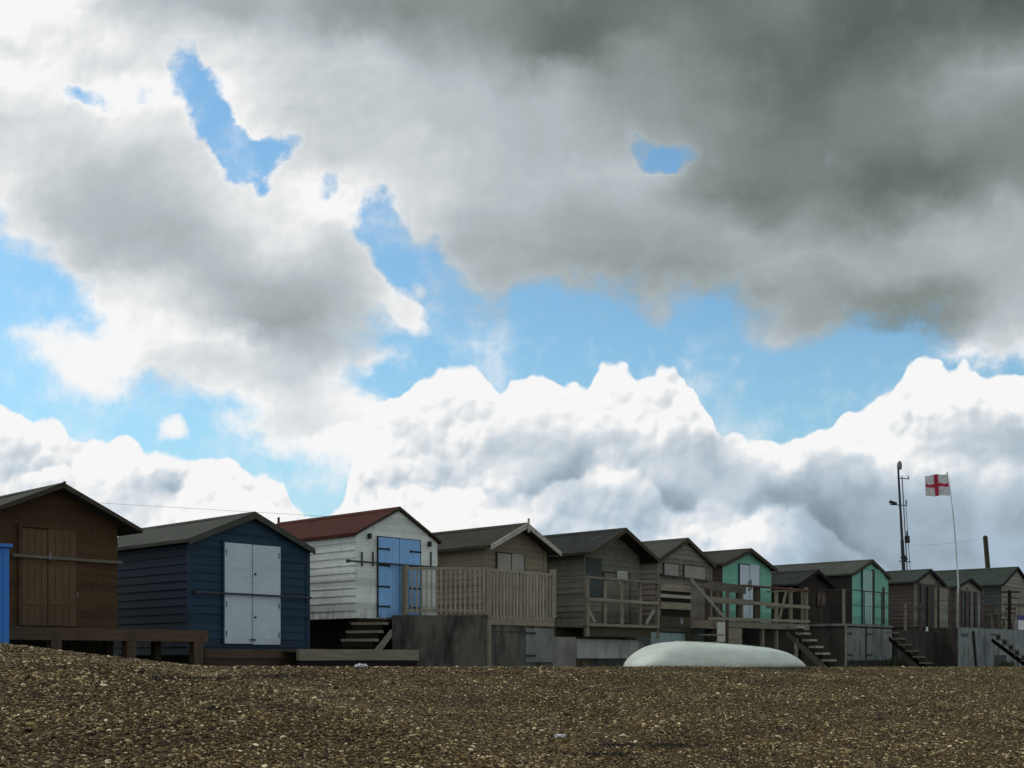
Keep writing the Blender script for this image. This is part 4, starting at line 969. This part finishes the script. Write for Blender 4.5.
for sg in (-1, 1):
    for i in range(1, N-1):
        p, q = ring[i][0 if sg > 0 else K], ring[i+1][0 if sg > 0 else K]
        mb.bar((p[0], p[1]+sg*.01, .035), (q[0], q[1]+sg*.01, .035), .05, .04)
mb.build('gunwale', M['w_mid_x'], brt)
mb = MB(fb)
for i in range(11, N-5): 
    p, q = ring[i][K//2], ring[i+1][K//2]; mb.bar((p[0], 0, p[2]+.0), (q[0], 0, q[2]+.0), .03, .02)
mb.build('keel', M['hull'], brt)
# small marker post beside the boat
p = at(795, 3.4); o = MB(frame(p.x, p.y, gz(p.x, p.y)-.1, 0)).tube((0, 0, 0), (.02, 0, .62), .018).tube((0, 0, .60), (.02, 0, .72), .03, .02).build('marker_stake', M['galv']); tag(o, 'thin grey stake standing in the shingle just behind the bow of the boat', 'stake')

# ------------------------------------------------------------------ mast, flagpole, pole, wires
Ym = 60.0
b = ptY(909, 664, Ym); tp = ptY(898, 466, Ym)
r = empty('radio_mast', 'tall dark metal mast with aerials and a lamp arm rising behind the roofs', 'mast', frame(b.x, b.y, gz(b.x, b.y)))
def mp(y): k = (664-y)/(664-466); return b+(tp-b)*k
MB().tube(Vector((b.x, b.y, gz(b.x, b.y)-.3)), mp(540), .10, .09, 10).build('lower_tube', M['dark_metal'], r)
MB().tube(mp(540), tp, .07, .05, 10).build('upper_tube', M['dark_metal'], r)
MB().tube(tp, tp+Vector((.02, 0, .10)), .06).tube(tp+Vector((.0, 0, .05)), tp+Vector((.16, 0, .12)), .03).build('bracket', M['black'], r)
a = ptY(899.5, 469.5, Ym); MB().tube(a, a+Vector((0, 0, .14)), .10, .13, 10).tube(a+Vector((0, 0, .14)), a+Vector((0, 0, .34)), .13, .12, 10).tube(a+Vector((0, 0, .34)), a+Vector((0, 0, .44)), .12, .05, 10).build('beacon', M['galv'], r)
MB().tube(ptY(902, 476, Ym), ptY(907.5, 575, Ym), .03).tube(ptY(905.5, 500, Ym), ptY(910.5, 574, Ym), .018).build('feeder_pipe', M['galv'], r)
for y, x0, x1 in ((478, 897.5, 909), (504.5, 890, 907), (561, 899, 911)): MB().tube(ptY(x0, y, Ym), ptY(x1, y+1, Ym), .025).build('crossarm', M['black'], r)
MB().bar(ptY(889.5, 501.5, Ym), ptY(896.5, 504, Ym), .16, .13).build('lamp_head', M['black'], r)
MB().bar(ptY(907, 536, Ym), ptY(907.5, 543, Ym), .2, .2).bar(ptY(907, 531, Ym), ptY(907, 536, Ym), .06, .06).build('equipment_box', M['black'], r)
MB().bar(ptY(902.3, 556, Ym), ptY(906, 560.5, Ym), .25, .2).build('equipment_box', M['black'], r)
MB().tube(ptY(906.5, 504.5, Ym), ptY(906.5, 500, Ym), .02).tube(ptY(908.5, 478.5, Ym), ptY(908, 475.8, Ym), .03).build('aerial', M['black'], r)
# flagpole on the terrace at the flag hut
Yf = at(959, -.0).y-2.0
fb_ = ptY(959.3, 629, Yf); 
r = empty('flagpole', 'slender white flagpole leaning slightly left above the green roofs', 'flagpole', frame(fb_.x, fb_.y, fb_.z))
pts_ = [(959.3, 640), (959, 600), (957.6, 572), (956.0, 545), (953.5, 515), (950.3, 492), (947.3, 473)]
mb = MB()
for i, ((x0, y0), (x1, y1)) in enumerate(zip(pts_, pts_[1:])): mb.tube(ptY(x0, y0, Yf), ptY(x1, y1, Yf), .045-.004*i if i < 2 else .028-.002*i, .045-.004*(i+1) if i < 1 else .026-.002*i)
mb.build('pole', M['white_plastic'], r)
t_ = ptY(947.3, 473, Yf); MB().tube(t_-Vector((0,0,.02)), t_+Vector((0, 0, .05)), .035, .02, 8).build('truck', M['white_plastic'], r)
MB().tube(ptY(958.4, 588, Yf), ptY(948.2, 478, Yf)+Vector((.06, 0, 0)), .006).build('halyard', M['white_plastic'], r)
# the flag: white with a red upright cross, rippling, in one piece of cloth with a cross
fl = empty('flag', 'small white flag with red cross flying from the flagpole', 'flag', frame(ptY(947.8, 475, Yf).x, Yf, ptY(947.8, 497, Yf).z))
NX, NZ = 36, 26
def fpos(i, j):
    u = i/NX; v = j/NZ
    px = 947.8+v*2.2-u*24.0+u*v*.0; py = 474.0+v*21.5+u*(1.8-1.0*v)+.7*math.sin(u*9+v*1.5)*u**.5
    return ptY(px, py, Yf)+Vector((0, .10*math.sin(u*11+v*2)*u**.6, 0))
grid = [[fpos(i, j) for i in range(NX+1)] for j in range(NZ+1)]
def cloth(sel, name, m):
    mbf = MB(); vs = []; fs = []
    for j in range(NZ):
        for i in range(NX):
            if not sel(i, j): continue
            k = len(vs); q = [grid[j][i], grid[j][i+1], grid[j+1][i+1], grid[j+1][i]]
            vs += q; fs.append((k, k+1, k+2, k+3))
    mbf.add(vs, fs); o = mbf.build(name, m, fl); 
    bm = bmesh.new(); bm.from_mesh(o.data); bmesh.ops.remove_doubles(bm, verts=bm.verts, dist=1e-5); bm.to_mesh(o.data); bm.free()
    so_ = o.modifiers.new('thickness', 'SOLIDIFY'); so_.thickness = .006
    return o
cross = lambda i, j: 16 <= i <= 20 or 11 <= j <= 14
cloth(lambda i, j: not cross(i, j), 'cloth', M['flag_white']); cloth(cross, 'cross', M['flag_red'])
# dark pole
Yp = 62.0; b = ptY(990.5, 600, Yp); t_ = ptY(985.2, 536.5, Yp); bb = b+(b-t_)*.9
r = empty('telegraph_pole', 'short dark brown wooden pole leaning behind the large green roof', 'pole', frame(bb.x, bb.y, gz(bb.x, bb.y)))
MB().tube(bb, t_, .15, .12, 12).build('shaft', M['w_dark_z'], r); MB().tube(t_+Vector((0, 0, -.02)), t_+Vector((0, 0, .05)), .13, .06, 12).build('cap', M['dark_metal'], r)
def cable(a, b, sag, label, r_=.008):
    mb = MB(); n = 24; pr = None
    for i in range(n+1):
        k = i/n; p = a+(b-a)*k-Vector((0, 0, sag*4*k*(1-k)))
        if pr is not None: mb.tube(pr, p, r_, r_, 5)
        pr = p
    o = mb.build('overhead_cable', M['dark_metal']); tag(o, label, 'cable', 'overhead cables behind the roofs'); return o
cable(ptY(985.4, 538, Yp), ptY(905, 545, Ym), .12, 'thin overhead cable between the radio mast and the dark brown pole', .0035)
cable(ptY(-120, 489.5, 58), ptY(905, 552, Ym)*1.0 if False else ptY(420, 521.6, 58), .02, 'thin overhead cable crossing the sky between the brown hut and the navy hut', .007)

# ------------------------------------------------------------------ things on the far right terrace
zt9 = zk
def tl(px, s): return at(px, s)
p = tl(1000, 1.35); fr = frame(p.x, p.y, zt9, ROWANG+.2)
r = empty('garden_table', 'small wooden table standing on the pale terrace at the far right', 'table', fr)
MB(fr).box(-.45, .45, -.3, .3, .62, .66).build('table_top', M['w_grey_x'], r)
for sx in (-1, 1):
    for sy in (-1, 1): MB(fr).box(sx*.38-.025, sx*.38+.025, sy*.24-.025, sy*.24+.025, 0, .618).build('leg', M['w_grey_z'], r)
for px, sg, lb in ((991, 1, 'dark wooden folding chair on the left of the small terrace table'), (1008, -1, 'dark wooden folding chair on the right of the small terrace table')):
    p = tl(px, 1.5); fr = frame(p.x, p.y, zt9, ROWANG+(math.pi/2 if sg > 0 else -math.pi/2))
    r = empty('folding_chair', lb, 'chair', fr, 'chairs on the far right terrace')
    MB(fr).box(-.2, .2, -.2, .2, .42, .45).build('seat', M['w_brown_x'], r)
    MB(fr).bar((-.17, .2, .48), (-.17, .3, .92), .03, .03).bar((.17, .2, .48), (.17, .3, .92), .03, .03).bar((-.2, .29, .86), (.2, .29, .86), .02, .1).bar((-.2, .255, .68), (.2, .255, .68), .02, .08).build('backrest', M['w_brown_x'], r)
    for sx in (-1, 1):
        MB(fr).bar((sx*.18, -.2, 0), (sx*.18, .2, .48), .03, .03).build('leg', M['w_brown_z'], r); MB(fr).bar((sx*.15, .2, 0), (sx*.15, -.18, .42), .03, .03).build('leg', M['w_brown_z'], r)
p = tl(1021, 1.6); fr = frame(p.x, p.y, zt9, ROWANG)
r = empty('windbreak', 'folded pale windbreak with purple top band at the extreme right of the terrace', 'windbreak', fr)
MB(fr).box(-.3, .5, 0, .05, .05, .43).build('cloth', M['white_plastic'], r); MB(fr).box(-.3, .5, -.01, .06, .435, .62).build('top_band', M['purple'], r)
for x in (-.3, .5): MB(fr).tube((x, .02, 0), (x, .02, .75), .015).build('stake', M['w_grey_z'], r)
# bush of weeds against the pale terrace foot
def weeds(px, s, w_, h_, n, label):
    p = at(px, s); z = gz(p.x, p.y); mb = MB(frame(p.x, p.y, z, ROWANG)); q = random.Random(int(px))
    for i in range(n):
        x = q.gauss(0, w_*.4); y = q.gauss(0, .12); h2 = h_*q.uniform(.4, 1); dx = q.uniform(-.1, .1); w2 = .02
        a_ = q.uniform(0, 3.14); cx2, sy2 = math.cos(a_)*w2, math.sin(a_)*w2
        mb.add([(x-cx2, y-sy2, 0), (x+cx2, y+sy2, 0), (x+dx*.5+cx2, y+sy2, h2*.6), (x+dx*1.2, y, h2), (x+dx*.5-cx2, y-sy2, h2*.6)], [(0, 1, 2, 3, 4)])
    o = mb.build('weed_clump', M['leaf']); tag(o, label, 'weeds', 'weeds at the foot of the terraces')
M['leaf'] = plain('dull_green_leaves', (.045, .06, .02), .8)
weeds(897, 2.2, .7, .45, 160, 'dull green weeds at the foot of the narrow dark steps between terraces')
weeds(1006, 3.2, .6, .30, 100, 'low green weeds by the foot of the far right steps')
weeds(848, 2.3, .8, .14, 90, 'sparse low weeds along the crest under the wire-railed terrace')
